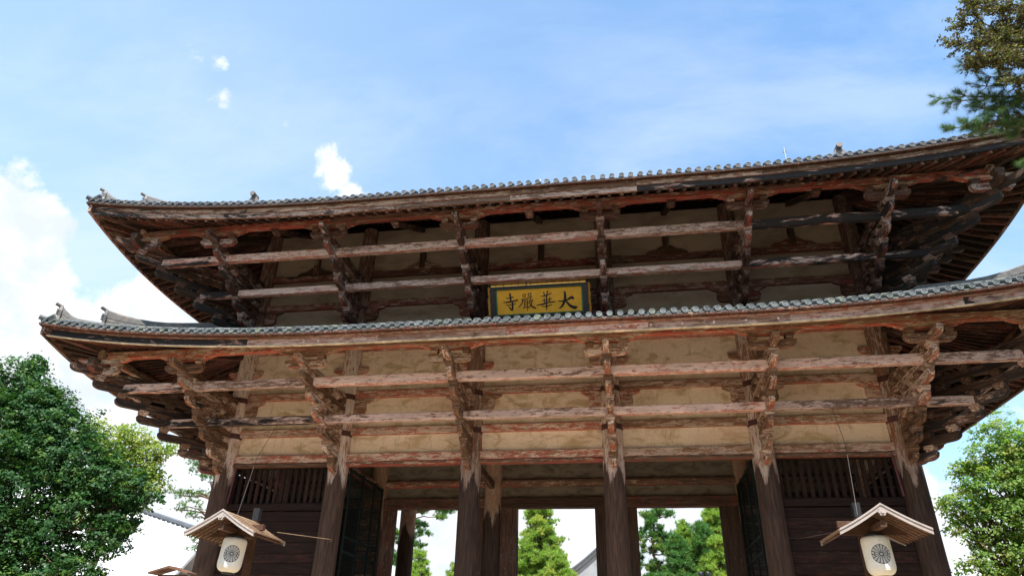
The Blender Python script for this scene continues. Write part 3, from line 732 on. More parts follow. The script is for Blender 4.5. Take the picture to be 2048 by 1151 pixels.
    # eave tiles: shared meshes
    def eave_tile_mesh():
        mb = MB(); n = 14; r = .102; vs = []; fs = []; gs = []
        rings = [(r*1.0, .50), (r*1.0, .04), (r*1.06, .02), (r*1.06, 0.0), (r*.82, 0.0), (r*.80, .018), (r*.36, .018), (r*.32, .004)]
        for (rr, yy) in rings:
            for j in range(n):
                th = 2*math.pi*j/n; vs.append((rr*math.cos(th), yy, rr*math.sin(th)+yy*slope)); gs.append((0, 0, 0))
        for i in range(len(rings)-1):
            for j in range(n):
                q = (j+1) % n; fs.append((i*n+j, (i+1)*n+j, (i+1)*n+q, i*n+q))
        fs.append(tuple((len(rings)-1)*n+j for j in range(n)))
        mb.add(vs, gs, fs); return mb.mesh('eave_tile', M[tm], dz=0)
    def pan_mesh():
        mb = MB(); wdt = .33; n = 6
        for (y0, z0, h) in ((0.03, -.125, .042), (0.075, -.185, .04)):
            vs = []; gs = []; fs = []
            for yy in (y0, .5):
                for dz in (0, h):
                    for j in range(n+1):
                        u = -1+2*j/n; vs.append((u*wdt/2, yy, z0+dz+.05*u*u-.015+(yy-y0)*slope)); gs.append((0, 0, 0))
            m_ = n+1
            for j in range(n):
                fs.append((j, j+1, m_+j+1, m_+j)); fs.append((m_+j, m_+j+1, 3*m_+j+1, 3*m_+j)); fs.append((j+1, j, 2*m_+j, 2*m_+j+1))
            mb.add(vs, gs, fs)
        return mb.mesh('pan_tile', M[tm], dz=0)
    ET, PT = eave_tile_mesh(), pan_mesh()
    N = 108; pitch = 2*20.45/(N-1)
    for i in range(N):
        x = -20.45+pitch*i
        link('eave_tile', ET, roof, T((x+random.uniform(-.008, .008), -EY+random.uniform(-.012, .012), zc+rx_(x)+Z0+random.uniform(-.008, .008))) @ Matrix.Rotation(random.uniform(-.03, .03), 4, 'Z') @ Matrix.Rotation(random.uniform(0, 6.28), 4, 'Y') if False else T((x+random.uniform(-.008, .008), -EY+random.uniform(-.012, .012), zc+rx_(x)+Z0+random.uniform(-.008, .008))) @ Matrix.Rotation(random.uniform(-.03, .03), 4, 'Z'))
        if i < N-1:
            xm = x+pitch/2; sl = math.atan((rx_(xm+.1)-rx_(xm-.1))/.2)
            link('pan_tile', PT, roof, T((xm, -EY+.01, zc+rx_(xm)+Z0+random.uniform(-.006, .006))) @ Matrix.Rotation(-sl, 4, 'Y'))
    # side eaves: right side as tiles, left side and rear joined
    ns = 60; py = (17+EY-.3)/(ns-1); side_st = MB()
    for sx in (-1, 1):
        for i in range(ns):
            y = -EY+.15+py*i; z = zc+ry_(y)
            if sx > 0: link('eave_tile' if False else 'side_eave_tile', ET, roof, T((20.62, y, z+Z0)) @ RotZ(math.pi/2))
            else: side_st.tube([(-20.62, y, z), (-20.1, y, z+.5*slope)], .1, 10)
            if i < ns-1:
                link('side_pan_tile', PT, roof, T((sx*20.6, y+py/2, z+Z0)) @ RotZ(sx*math.pi/2))
    # rows of round cover tiles running up the roof
    def row(pts, rad=.1):
        vs = []; gs = []; fs = []; n = 5
        for k_, p in enumerate(pts):
            p = Vector(p); d = Vector(pts[min(k_+1, len(pts)-1)])-Vector(pts[max(k_-1, 0)]); d.z = 0; d.normalize(); sd_ = Vector((-d.y, d.x, 0))
            for j in range(n):
                th = math.pi*j/(n-1); q = p+sd_*(math.cos(th)*rad)+Vector((0, 0, math.sin(th)*rad*1.1)); vs.append(tuple(q)); gs.append((k_*.5, j*.1, 0))
        for k_ in range(len(pts)-1):
            for j in range(n-1): fs.append((k_*n+j, k_*n+j+1, (k_+1)*n+j+1, (k_+1)*n+j))
        side_st.add(vs, gs, fs)
    for i in range(N):
        x = -20.45+pitch*i
        dmax = min(EX-abs(x), 11.4) if (st == 0 or abs(x) > 14) else 11.4
        if st == 0: dmax = min(dmax, 6.6)
        if dmax < .5: continue
        kn = max(2, int(dmax/1.2)+1)
        row([(x, -EY+.3+(dmax-.3)*t/kn, top(x, -EY+.3+(dmax-.3)*t/kn)+.03) for t in range(kn+1)])
        row([(x, 17-.1-(dmax-.1)*t/kn, top(x, 17-.1-(dmax-.1)*t/kn)+.03) for t in range(kn+1)])
    for i in range(ns):
        y = -EY+.15+py*i; dmax = min(y+EY, 17-y, 6.4)
        if dmax < .5: continue
        kn = max(2, int(dmax/1.2)+1)
        for sx in (-1, 1): row([(sx*(EX-.3-(dmax-.3)*t/kn), y, top(EX-.3-(dmax-.3)*t/kn, y)+.03) for t in range(kn+1)])
    part('cover_tile_rows', side_st, tm, roof, kind='stuff', smooth=False)
    # hip ridges with demon-face end tiles at the four corners
    def ridge(p0, p1, h0, h1, flare, wd=.34, nl=6):
        """stacked ridge from p0 (lower, flared end) to p1, made of thin courses"""
        mb = MB(); p0 = Vector(p0); p1 = Vector(p1); d = p1-p0; n = 10; dh = Vector((d.x, d.y, 0)).normalized(); sd_ = Vector((-dh.y, dh.x, 0))
        for c_ in range(nl):
            vs = []; gs = []; fs = []
            for i in range(n+1):
                t = i/n; base = p0+d*t; base.z = top(base.x, base.y)+.05
                lift = flare*max(0, 1-t*2.2)**2; H = h0+(h1-h0)*t+lift
                za, zb_ = H*c_/nl, H*(c_+.82)/nl; ww = wd/2*(1.0 if c_ < nl-1 else .75)
                for (s_, z_) in ((-1, za), (1, za), (1, zb_), (-1, zb_)):
                    q = base+sd_*(ww*s_)+Vector((0, 0, z_)); q -= dh*(lift*.25*(c_/nl)); vs.append(tuple(q)); gs.append((t*3, s_, z_))
            for i in range(n):
                for j in range(4):
                    q = (j+1) % 4; fs.append((i*4+j, i*4+q, (i+1)*4+q, (i+1)*4+j))
            fs += [(0, 1, 2, 3), (n*4+3, n*4+2, n*4+1, n*4)]; mb.add(vs, gs, fs)
        # core so no light shows between courses
        vs = []; gs = []; fs = []
        for i in range(n+1):
            t = i/n; base = p0+d*t; base.z = top(base.x, base.y); lift = flare*max(0, 1-t*2.2)**2; H = h0+(h1-h0)*t+lift
            for (s_, z_) in ((-1, 0), (1, 0), (1, H*.93), (-1, H*.93)):
                q = base+sd_*(wd*.38*s_)+Vector((0, 0, z_)); vs.append(tuple(q)); gs.append((t*3, s_, z_))
        for i in range(n):
            for j in range(4):
                q = (j+1) % 4; fs.append((i*4+j, i*4+q, (i+1)*4+q, (i+1)*4+j))
        mb.add(vs, gs, fs)
        # round crest along the top
        pts = []
        for i in range(n+1):
            t = i/n; base = p0+d*t; lift = flare*max(0, 1-t*2.2)**2; base.z = top(base.x, base.y)+.05+h0+(h1-h0)*t+lift; base -= dh*lift*.25; pts.append(base)
        mb.tube(pts, wd*.25, 8)
        r = part('hip_ridge', mb, 'ridge', roof)
        # end tile: shield, horns, round caps
        e = MB(); b0 = p0.copy(); b0.z = top(p0.x, p0.y)+.03; H = h0+flare
        shield = [(-.26, 0), (-.30, .12), (-.24, H*.45), (-.26, H*.75), (-.12, H*1.0), (0, H*1.12), (.12, H*1.0), (.26, H*.75), (.24, H*.45), (.30, .12), (.26, 0)]
        e.extrude([(u, v) for u, v in shield], tuple(b0-dh*.06), tuple(sd_), (0, 0, 1), tuple(dh), .05)
        for (u, v) in ((-.12, H*.35), (.12, H*.35), (0, H*.62), (-.14, H*.78), (.14, H*.78), (0, H*.15)):
            q = b0-dh*.1+sd_*u+Vector((0, 0, v)); e.tube([tuple(q), tuple(q-dh*.10+Vector((0, 0, .02)))], [.07, .035], 7)
        e.tube([tuple(b0-dh*.02+Vector((0, 0, H*1.02))), tuple(b0-dh*.30+Vector((0, 0, H*1.14)))], .075, 10)
        part('ridge_end_tile', e, 'ridge', roof); return r
    for sx in (-1, 1):
        for fy in (0, 1):
            yy = lambda d: (-EY+d) if fy == 0 else 17-d
            sg = 1 if fy == 0 else -1
            ridge((sx*(EX-.45), yy(.45), 0), (sx*(EX-1.5), yy(1.5), 0), .48-.08*st, .42, .40-.06*st)
            dm = 6.0 if st == 0 else 6.4
            ridge((sx*(EX-1.62), yy(1.62), 0), (sx*(EX-dm), yy(dm), 0), .60-.08*st, .52, .46-.06*st)
    # corner tip tile
    for sx in (-1, 1):
        e = MB().tube([(sx*20.3, -EY+.3, zc+1.05+.08), (sx*20.64, -EY-.06, zc+1.1+.07)], [.09, .105], 10); part('corner_tile', e, tm, roof)
    if st == 1:
        # descending ridges, main ridge, lightning rods
        for sx in (-1, 1):
            mb = MB(); p = [(sx*12.9, -4.9+t*.9, top(sx*12.9, -4.9+t*.9)+.22) for t in range(11)]
            for a, b in zip(p[:-1], p[1:]): mb.beam(a, b, .36, .42, cham=.03)
            part('descending_ridge', mb, 'ridge', roof)
            b0 = Vector((sx*12.9, -5.0, top(sx*12.9, -5.0)))
            e = MB(); e.extrude([(-.30, 0), (-.34, .25), (-.2, .5), (-.14, .62), (.14, .62), (.2, .5), (.34, .25), (.30, 0)], tuple(b0), (1, 0, 0), (0, 0, 1), (0, 1, 0), .07)
            e.tube([(b0.x, b0.y-.25, b0.z+.70), (b0.x, b0.y+.2, b0.z+.70)], .12, 12); e.tube([(b0.x, b0.y-.22, b0.z+.2), (b0.x, b0.y, b0.z+.2)], .12, 12)
            for q in (-.2, .2): e.tube([(b0.x+q, b0.y-.18, b0.z+.28), (b0.x+q, b0.y, b0.z+.3)], [.05, .09], 7)
            part('ridge_end_tile', e, 'ridge', roof)
        zr = top(0, 5.4); mb = MB().box((0, 5.4, zr+.45), (28.6, .5, 1.0), .05).tube([(-14.3, 5.4, zr+1.0), (14.3, 5.4, zr+1.0)], .16, 10); part('main_ridge', mb, 'ridge', roof)
        for x, y, z1 in ((10.8, -5.0, 11.5), (-8.0, -4.6, 11.25), (.5, -4.6, 11.2)):
            zb_ = top(x, y); mb = MB().tube([(x, y, zb_), (x, y, z1)], .022, 6).tube([(x-.1, y, z1-.22), (x+.1, y, z1-.22)], .014, 5).tube([(x-.07, y, z1-.1), (x+.07, y, z1-.1)], .012, 5).tube([(x, y, z1), (x, y, z1+.12)], [.016, .004], 5)
            part('lightning_rod', mb, 'steel', roof)
# pale nail covers on the lower fascia
for x in [-8.6, -8.0, 1.5, 2.5, 3.6, 4.7, 5.8, 6.9, 8.0, 9.1]:
    part('nail_cover', MB().lathe([(.045, 0), (.04, .03), (.02, .04)], (0, 0, 0), 8), 'nail', gate).matrix_basis = T((x, -5.945, 3.64-.43+rx_(x)+Z0)) @ Matrix.Rotation(math.pi/2, 4, 'X') @ T((0, 0, -Z0))

# ------------------------------------------------------------------ inside the passage
for i in range(5):
    xa, xb = CX[i]+.42, CX[i+1]-.42; xm = (xa+xb)/2
    tie(xa, xb, 5.4, -.98, .48, mat='jamb', wd=.36, name='door_lintel')
    part('passage_rail', MB().tube([(xa, 5.38, .22), (xm, 5.38, .235), (xb, 5.38, .22)], .2, 12), 'inner', gate)
    for zb, zt in ((-.5, .03), (.42, 1.9)):
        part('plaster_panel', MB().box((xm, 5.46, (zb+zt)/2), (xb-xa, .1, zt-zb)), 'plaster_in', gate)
    tie(xa, xb, 5.4, 1.9, .36, mat='inner')
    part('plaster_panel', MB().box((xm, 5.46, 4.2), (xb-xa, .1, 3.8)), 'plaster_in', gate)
for (x0, x1) in ((-8.62, -7.95), (-3.95, -3.46), (-2.62, -1.86), (1.95, 2.62), (3.46, 3.95), (7.75, 8.62)):
    part('door_jamb', MB().box(((x0+x1)/2, 5.4, -4.9), (x1-x0, .3, 7.836), .02), 'jamb', gate)
for x in CX:                                       # ties running from front to back
    for zb in (-.15, 1.1):
        for j in range(2):
            part('cross_tie', MB().beam((x, CY[j]+.42, zb+.2), (x, CY[j+1]-.42, zb+.2), .24, .36, nseg=2, jit=.005), 'inner', gate)
    part('brace', MB().beam((x, .45, .9), (x, 2.0, -.12), .16, .2), 'inner', gate)
for i in range(5):
    for k in range(12):
        part('added_ceiling_board', MB().box(((CX[i]+CX[i+1])/2, .5+k*.86, 1.75), (CX[i+1]-CX[i]-.1, .84, .04)), 'rafter', gate)  # added ceiling, closes the open interior so it stays dark

# guardian bays: lattice windows above plank walls, mesh screens to the passage
for (xa, xb) in ((-14.4+.46, -9.04-.46), (9.04+.46, 14.4-.46)):
    xm = (xa+xb)/2; Lw = xb-xa
    fr = MB().box((xm, .12, -1.86), (Lw, .26, .30), .02)
    fr.box((xa+.05, .12, -.85), (.12, .16, 1.7), .01).box((xb-.05, .12, -.85), (.12, .16, 1.7), .01).box((xm, .14, -.16), (Lw-.24, .14, .1), .01)
    win = part('lattice_window', fr, 'plank', gate)
    nb = 14
    for k in range(nb):
        x = xa+.32+(Lw-.64)*k/(nb-1)
        part('lattice_bar', MB().beam((x, .12, -1.72), (x, .12, -.2), .15, .11, (0, 1, 0), cham=.01), 'plank', win)
    for z in (-1.3, -.9, -.5):
        part('lattice_wire', MB().tube([(xa+.1, .22, z), (xb-.1, .22, z)], .012, 5), 'wire', win)
    z = -2.05; k = 0
    while z > -8.3:
        h = random.choice((.38, .42, .46)); part('wall_plank', MB().beam((xa, .12+random.uniform(-.006, .006), z-h/2), (xb, .12, z-h/2), .1, h-.012, nseg=3, jit=.002, cham=.01), 'plank', gate, red=random.uniform(0, .6)); z -= h
    # inner back wall boards of the niche
    for k in range(16):
        part('wall_plank', MB().box((xm, 5.3, -8.2+k*.5), (Lw, .08, .499)), 'plank', gate)
    part('corner_pipe', MB().tube([((xa+.12) if xa < 0 else (xb-.12), -.16, .0), ((xa+.05) if xa < 0 else (xb-.05), -.16, -1.72)], .045, 8), 'purple', gate)
for x in (-8.62, 8.62):
    fr = MB()
    for y in (.55, 2.1, 3.7, 4.85): fr.beam((x, y, -8.3), (x, y, -.1), .09, .09, (0, 1, 0))
    for z in (-.2, -3.0, -3.6, -8.2): fr.beam((x, .55, z), (x, 4.85, z), .07, .12)
    scr = part('mesh_screen', fr, 'mesh', gate)
    ms = MB()
    for k in range(44): ms.tube([(x, .6+k*.098, -8.2), (x, .6+k*.098, -.2)], .007, 3)
    for k in range(80): ms.tube([(x, .55, -8.2+k*.1), (x, 4.85, -8.2+k*.1)], .007, 3)
    part('mesh_wires', ms, 'mesh', scr, kind='stuff')
    for k in range(13): part('wall_plank', MB().box((x+(-.5 if x < 0 else .5), 4.8, -6.3+k*.5), (.9, .06, .46), .01), 'inner', gate)

# ------------------------------------------------------------------ name plaque
pl = thing('name_plaque', 'ochre yellow name board with four black characters, leaning out above the lower roof', 'sign', (0.08, -1.0, 5.95+Z0))
pc = Vector((0.09, -1.56, 6.72)); tilt = math.atan2(.85, 1.55); rt = Vector((1, 0, 0)); upv = Vector((0, -math.sin(tilt), math.cos(tilt))); nv = rt.cross(upv)   # outward normal (-y, downward)
if nv.y > 0: nv = -nv
PWd, PH = 4.42, 1.50
def pbox(u0, u1, v0, v1, n0, n1, mb):
    c = pc+rt*((u0+u1)/2)+upv*((v0+v1)/2)+nv*((n0+n1)/2)
    return mb.beam(tuple(c-rt*((u1-u0)/2)), tuple(c+rt*((u1-u0)/2)), n1-n0, v1-v0, tuple(upv), cham=.008)
hw, hh = PWd/2, PH/2
part('backing', pbox(-hw+.1, hw-.1, -hh+.1, hh-.1, -.10, -.02, MB()), 'black', pl)
part('yellow_field', pbox(-hw+.30, hw-.30, -hh+.235, hh-.17, -.01, .02, MB()), 'yellow', pl)
g = MB(); 
for a in ((-hw+.24, hw-.24, hh-.17, hh-.12), (-hw+.24, hw-.24, -hh+.19, -hh+.235)): pbox(*a, -.01, .035, g)
pbox(-hw+.24, -hw+.30, -hh+.235, hh-.17, -.01, .035, g); pbox(hw-.30, hw-.24, -hh+.235, hh-.17, -.01, .035, g)
part('green_border', g, 'green', pl)
f = MB()
pbox(-hw, hw, hh-.12, hh, -.01, .12, f); pbox(-hw, hw, -hh, -hh+.19, -.01, .12, f); pbox(-hw, -hw+.24, -hh+.19, hh-.12, -.01, .12, f); pbox(hw-.24, hw, -hh+.19, hh-.12, -.01, .12, f)
part('dark_frame', f, 'black', pl)
# gilded openwork crest along the top, flaring outwards, with dark gaps
x = -hw+.05
while x < hw-.1:
    L = random.uniform(.16, .34); a = pc+rt*x+upv*(hh+.01)+nv*.10; b = pc+rt*min(x+L, hw)+upv*(hh+.01)+nv*.10
    o = Vector((0, -.01, .17))
    mb = MB(); vs = [a, b, b+o, a+o]; k2 = [v+upv*.03 for v in vs]; mb.add([tuple(v) for v in vs+k2], [(0, 0, 0)]*8, [(0, 1, 2, 3), (7, 6, 5, 4), (0, 4, 5, 1), (1, 5, 6, 2), (2, 6, 7, 3), (3, 7, 4, 0)])
    part('gilded_crest', mb, 'gold', pl); x += L+random.choice((.015, .03, .06))
for sx in (-1, 1):
    for k in range(12):
        v0 = -hh+.02+k*(PH-.04)/12
        c = pc+rt*(sx*(hw+.06+random.uniform(-.015, .015)))+upv*(v0+.07)+nv*.03
        part('gilded_side_carving', MB().beam(tuple(c-upv*.065), tuple(c+upv*.06), .12+random.uniform(-.02, .03), .12, (0, 1, 0), cham=.03), 'golddull', pl)
part('cross_bar', MB().box((pc.x-hw-.45, -.9, 6.2), (.95, .12, .16), .01).box((pc.x+hw+.45, -.9, 6.28), (.95, .12, .16), .01), 'purple', pl)
# characters, right to left, as brush strokes (drawn in a 1280 x 385 field)
TLp, TRp, BLp = np.array([372., 335.]), np.array([1625., 262.]), np.array([385., 678.])
A2 = np.linalg.inv(np.array([TRp-TLp, BLp-TLp]).T)
fu0, fu1, fv0, fv1 = -hw+.30, hw-.30, hh-.17, -hh+.235
def fld(p):
    s, t_ = A2 @ (np.array(p, float)-TLp); return fu0+(fu1-fu0)*s, fv0+(fv1-fv0)*t_
PXM = (fu1-fu0)/1255
def smooth_poly(pts, ws, k=5):
    P = [np.array(p, float) for p in pts]; out = []; ow = []; n = len(P)
    if n == 2: return [P[0]*(1-t)+P[1]*t for t in (0, .5, 1)], [ws[0], (ws[0]+ws[1])/2, ws[1]]
    for i in range(n-1):
        p0, p1, p2, p3 = P[max(i-1, 0)], P[i], P[i+1], P[min(i+2, n-1)]
        for j in range(k):
            t = j/k; out.append(.5*((2*p1)+(p2-p0)*t+(2*p0-5*p1+4*p2-p3)*t*t+(3*p1-p0-3*p2+p3)*t**3)); ow.append(ws[i]*(1-t)+ws[i+1]*t)
    out.append(P[-1]); ow.append(ws[-1]); return out, ow
CH = {
 'character_dai': [([(1283, 470), (1330, 476), (1420, 452), (1488, 418), (1508, 438)], [7, 16, 20, 32, 26]), ([(1384, 338), (1392, 400), (1385, 460), (1360, 520), (1325, 562), (1293, 572)], [16, 30, 30, 26, 18, 5]), ([(1392, 450), (1428, 500), (1478, 545), (1535, 562), (1566, 552)], [10, 24, 34, 40, 12])],
 'character_ke': [([(1035, 408), (1110, 398), (1188, 366)], [8, 12, 10]), ([(1074, 346), (1088, 400)], [10, 14]), ([(1132, 334), (1124, 396)], [16, 10]), ([(1048, 470), (1120, 462), (1192, 440)], [7, 11, 9]), ([(1120, 376), (1116, 470), (1115, 560), (1113, 604)], [16, 15, 15, 4]), ([(1080, 432), (1086, 502)], [10, 9]), ([(1164, 418), (1156, 490)], [11, 9]), ([(970, 532), (1050, 522), (1130, 497), (1245, 480)], [8, 20, 16, 12]), ([(1045, 553), (1110, 548), (1190, 524)], [8, 13, 9]), ([(1160, 370), (1190, 360)], [8, 5])],
 'character_gon': [([(760, 385), (800, 378)], [8, 8]), ([(762, 385), (770, 424)], [9, 8]), ([(800, 378), (798, 418)], [9, 8]), ([(770, 424), (800, 416)], [7, 7]), ([(840, 372), (886, 362)], [8, 8]), ([(842, 372), (846, 410)], [9, 8]), ([(886, 362), (880, 400)], [9, 8]), ([(846, 410), (880, 402)], [7, 7]),
   ([(738, 456), (820, 442), (902, 412)], [8, 12, 9]), ([(762, 458), (748, 512), (690, 572)], [12, 13, 4]), ([(776, 482), (846, 462)], [8, 7]), ([(786, 508), (838, 496)], [6, 6]), ([(784, 534), (838, 522)], [6, 6]), ([(792, 470), (786, 562)], [9, 8]), ([(834, 462), (830, 560), (828, 618)], [9, 10, 4]), ([(762, 578), (850, 550)], [8, 7]),
   ([(884, 440), (850, 505)], [11, 7]), ([(858, 482), (918, 460)], [8, 9]), ([(904, 468), (878, 540), (840, 578)], [11, 11, 4]), ([(862, 496), (900, 550), (950, 574)], [8, 20, 18])],
 'character_ji': [([(568, 374), (580, 440), (578, 478)], [20, 22, 14]), ([(514, 442), (570, 435), (622, 418)], [9, 13, 11]), ([(470, 500), (560, 492), (685, 464)], [8, 20, 16]), ([(508, 538), (580, 530), (655, 512)], [8, 13, 11]), ([(603, 488), (607, 560), (600, 605), (562, 596)], [17, 22, 20, 5]), ([(544, 552), (578, 590)], [9, 19])],
}
for nm, strokes in CH.items():
    mb = MB()
    for si, (pts, ws) in enumerate(strokes):
        pts, ws = smooth_poly(pts, ws); vs = []; fs = []
        uv = [np.array(fld(p)) for p in pts]; n = len(uv); lay = .022+.0006*si
        for i in range(n):
            d = uv[min(i+1, n-1)]-uv[max(i-1, 0)]; d = d/np.linalg.norm(d); nn = np.array([-d[1], d[0]]); hwid = ws[i]*PXM*.62
            ext = d*hwid*(.5 if i == n-1 else -.5 if i == 0 else 0)
            for sgn, dep in ((1, .012), (-1, .012), (-1, 0), (1, 0)):
                q = uv[i]+nn*hwid*sgn+ext; P3 = pc+rt*q[0]+upv*q[1]+nv*(lay+dep); vs.append(tuple(P3))
        for i in range(n-1):
            for j in range(4):
                k = (j+1) % 4; fs.append((i*4+j, i*4+k, (i+1)*4+k, (i+1)*4+j))
        fs += [(0, 1, 2, 3), (n*4-1, n*4-2, n*4-3, n*4-4)]; mb.add(vs, [(0, 0, 0)]*len(vs), fs)
    part(nm, mb, 'ink', pl)

# ------------------------------------------------------------------ lantern hoods and paper lanterns
def lantern_paper():
    m, t, b = newmat('lantern_paper', 0.6, 0.3)
    tcx = t.new('ShaderNodeTexCoord'); s = t.new('ShaderNodeSeparateXYZ'); t.l.new(tcx.outputs['Object'], s.inputs[0])
    n = t.noise(tcx.outputs['Object'], 2.2, 4, .6)
    col = t.mix(t.mr(n, .4, .75), (0.80, 0.79, 0.74, 1), (0.74, 0.69, 0.57, 1)); col = t.mix(t.mr(s.outputs[2], -.35, -.62, 0, .4), col, (0.70, 0.60, 0.42, 1))
    rib = t.math('SINE', t.math('MULTIPLY', s.outputs[2], 150)); 
    bp = t.new('ShaderNodeBump'); bp.inputs['Strength'].default_value = .3; bp.inputs['Distance'].default_value = .01; t.l.new(rib, bp.inputs['Height']); t.l.new(bp.outputs[0], b.inputs['Normal'])
    t.l.new(col, b.inputs['Base Color']); b.inputs['Subsurface Weight'].default_value = 0.0; return m
M['paper'] = lantern_paper()
M['petal'] = simple('grey_white_petals', (0.46, 0.46, 0.45), .6, .3, var=.06)
def lantern(x, face, side, lab_s, lab_l, tiltz):
    y0, y1 = -6.6, -4.3; zA, zE, hwid = -3.27, -4.03, 1.26
    st = thing('lantern_hood', lab_s, 'lantern stand', (x, -4.9, .4), 'gabled lantern hoods on posts in front of the gate')
    part('post', MB().box((x-.0, -4.35, -5.9), (.22, .22, 5.4), .02), 'hood', st)
    part('post_head', MB().box((x+.0, -4.35, -3.0), (.24, .24, .45), .02), 'housing', st)
    part('carrying_beam', MB().box((x, -5.4, -3.78), (.18, 2.3, .18), .02), 'hood', st)
    part('cross_beam', MB().box((x, -5.5, -3.80+.16), (2.0, .16, .2), .02), 'hood', st)
    def rz_(u): a = abs(u)/hwid; return zA-(zA-zE)*(a*1.08-.08*a*a+.0)+.05*(a**3)
    for s in (-1, 1):
        us = [s*hwid*k/6 for k in range(7)]
        # bargeboards front and back: curved, two layers
        for (yy, th, w1, o) in ((y0, .05, .13, 0), (y0-.035, .03, .055, .04), (y1, .05, .12, 0)):
            mb = MB(); vs = []; fs = []
            for u in us:
                z = rz_(u)+.02+o
                for (dy, dz) in ((-th/2, -w1), (th/2, -w1), (th/2, 0), (-th/2, 0)): vs.append((x+u, yy+dy, z+dz))
            for i in range(6):
                for j in range(4):
                    k = (j+1) % 4; fs.append((i*4+j, i*4+k, (i+1)*4+k, (i+1)*4+j))
            fs += [(0, 1, 2, 3), (27, 26, 25, 24)]; mb.add(vs, [(v[0], v[1], v[2]) for v in vs], fs); part('bargeboard', mb, 'barge', st)
        # shingle courses
        for k in range(8):
            u0, u1 = s*hwid*k/8, s*(hwid*(k+1)/8+.03)
            a, b = (x+u0, 0, rz_(u0)+.03), (x+u1, 0, rz_(u1)+.055)
            mb = MB(); vs = [(a[0], y0+.03, a[2]), (b[0], y0+.03, b[2]), (b[0], y1-.03, b[2]), (a[0], y1-.03, a[2])]; vs += [(p[0], p[1], p[2]-.035) for p in vs]
            mb.add(vs, [(p[1], p[0], p[2]) for p in vs], [(0, 1, 2, 3), (7, 6, 5, 4), (0, 4, 5, 1), (1, 5, 6, 2), (2, 6, 7, 3), (3, 7, 4, 0)]); part('shingle_course', mb, 'shingle', st)
        for k in range(9):
            yy = y0+.14+k*(y1-y0-.28)/8
            part('hood_rafter', MB().beam((x+s*.05, yy, rz_(.05)-.09), (x+s*(hwid-.02), yy, rz_(hwid)-.07), .05, .06), 'brownwood', st)
    # pendant under the gable apex
    e = MB()
    for k in range(6):
        a = k*math.pi/3; e.tube([(x+.075*math.cos(a), y0-.03, zA-.2+.075*math.sin(a)), (x+.075*math.cos(a), y0-.09, zA-.2+.075*math.sin(a))], .042, 8)
    e.tube([(x, y0-.02, zA-.2), (x, y0-.12, zA-.2)], .05, 8); part('gable_pendant', e, 'barge', st)
    part('gable_board', MB().extrude([(-.95, 0), (.95, 0), (0, .52)], (x, y0+1.05, zE+.08), (1, 0, 0), (0, 0, 1), (0, 1, 0), .02), 'hood', st)
    # lantern
    ly, lz = -5.5, -4.42; rr = .40
    lt = thing('paper_lantern', lab_l, 'lantern', (x+.0, ly, lz-.66+Z0), 'white paper lanterns under the hoods')
    prof = [(.26, .42), (.34, .43), (.385, .38)]+[(rr, .30-k*.10) for k in range(8)]+[(rr*.985, -.46), (rr*.93, -.54), (rr*.80, -.61), (rr*.60, -.655), (rr*.42, -.67)]
    prof.reverse(); me = MB().lathe(prof, (0, 0, 0), 40).mesh('shade', M['paper'], dz=0, smooth=True)
    LM = T((x, ly, lz+Z0)) @ Matrix.Rotation(tiltz, 4, 'Y')
    link('shade', me, lt, LM)
    link('top_ring', MB().lathe([(.30, 0), (.30, .06), (.1, .08)], (0, 0, .43), 24).mesh('top_ring', M['black'], dz=0), lt, LM)
    link('bottom_ring', MB().lathe([(.17, -.05), (.19, 0)], (0, 0, -.675), 24).mesh('bottom_ring', M['black'], dz=0), lt, LM)
    link('hanging_rope', MB().tube([(0, 0, .5), (0, 0, .62)], .02, 6).mesh('hanging_rope', M['wire'], dz=0), lt, LM)
    # chrysanthemum crest wrapped round the shade
    ang0 = face; cz = -.10; Rr = .27
    def wrap(u, v, off): th = ang0+u/(rr); return ((rr+off)*math.cos(th), (rr+off)*math.sin(th), cz+v)
    def disc(rad0, rad1, off, nn=48):
        vs = []; fs = []
        for j in range(nn):
            a = 2*math.pi*j/nn
            for r_ in (rad0, rad1): vs.append(wrap(r_*math.cos(a), r_*math.sin(a), off))
        for j in range(nn):
            k = (j+1) % nn; fs.append((2*j, 2*j+1, 2*k+1, 2*k))
        return vs, fs
    back = MB()
    for a, b in ((.0001, .09), (.09, .18), (.18, Rr)):
        vs, fs = disc(a, b, .004); back.add(vs, [(0, 0, 0)]*len(vs), fs)
    link('crest_outline', back.mesh('crest_outline', M['ink'], dz=0), lt, LM)
    pt = MB()
    for k in range(16):
        a = 2*math.pi*(k+.5)/16; ca, sa = math.cos(a), math.sin(a)
        shape = [(.055, .004), (.12, .016), (.19, .030), (.235, .036), (.252, .028), (.260, 0)]
        pts = [(r_, w_) for r_, w_ in shape]+[(r_, -w_) for r_, w_ in reversed(shape[:-1])]
        vs = [wrap(r_*ca-w_*sa, r_*sa+w_*ca, .008) for r_, w_ in pts]
        pt.add(vs, [(0, 0, 0)]*len(vs), [tuple(range(len(vs)))])
    vs, fs = disc(.0001, .035, .009, 16); pt.add(vs, [(0, 0, 0)]*len(vs), fs)
    link('crest_petals', pt.mesh('crest_petals', M['petal'], dz=0), lt, LM)
    return st
lantern(-10.04, R(-62), -1, 'small gabled wooden hood on a post before the leftmost bay, tan shingles lit by sun', 'white paper lantern with round petal crest hanging under the left hood', R(4))
lantern(10.80, R(-95), 1, 'small gabled wooden hood on a post before the rightmost bay', 'white paper lantern with round petal crest hanging under the right hood', R(-2))
def wire(nm, pts, rad, mat, label):
    mb = MB().tube(pts, rad, 5); o = part(nm, mb, mat, None); o['label'] = label; o['category'] = 'cable'
wire('guy_wire', [(-10.35, -5.2, -3.3), (-11.05, -3.4, -.6), (-10.93, -2.45, 1.08)], .009, 'wire', 'thin dark cable rising from the left lantern hood to a long beam')
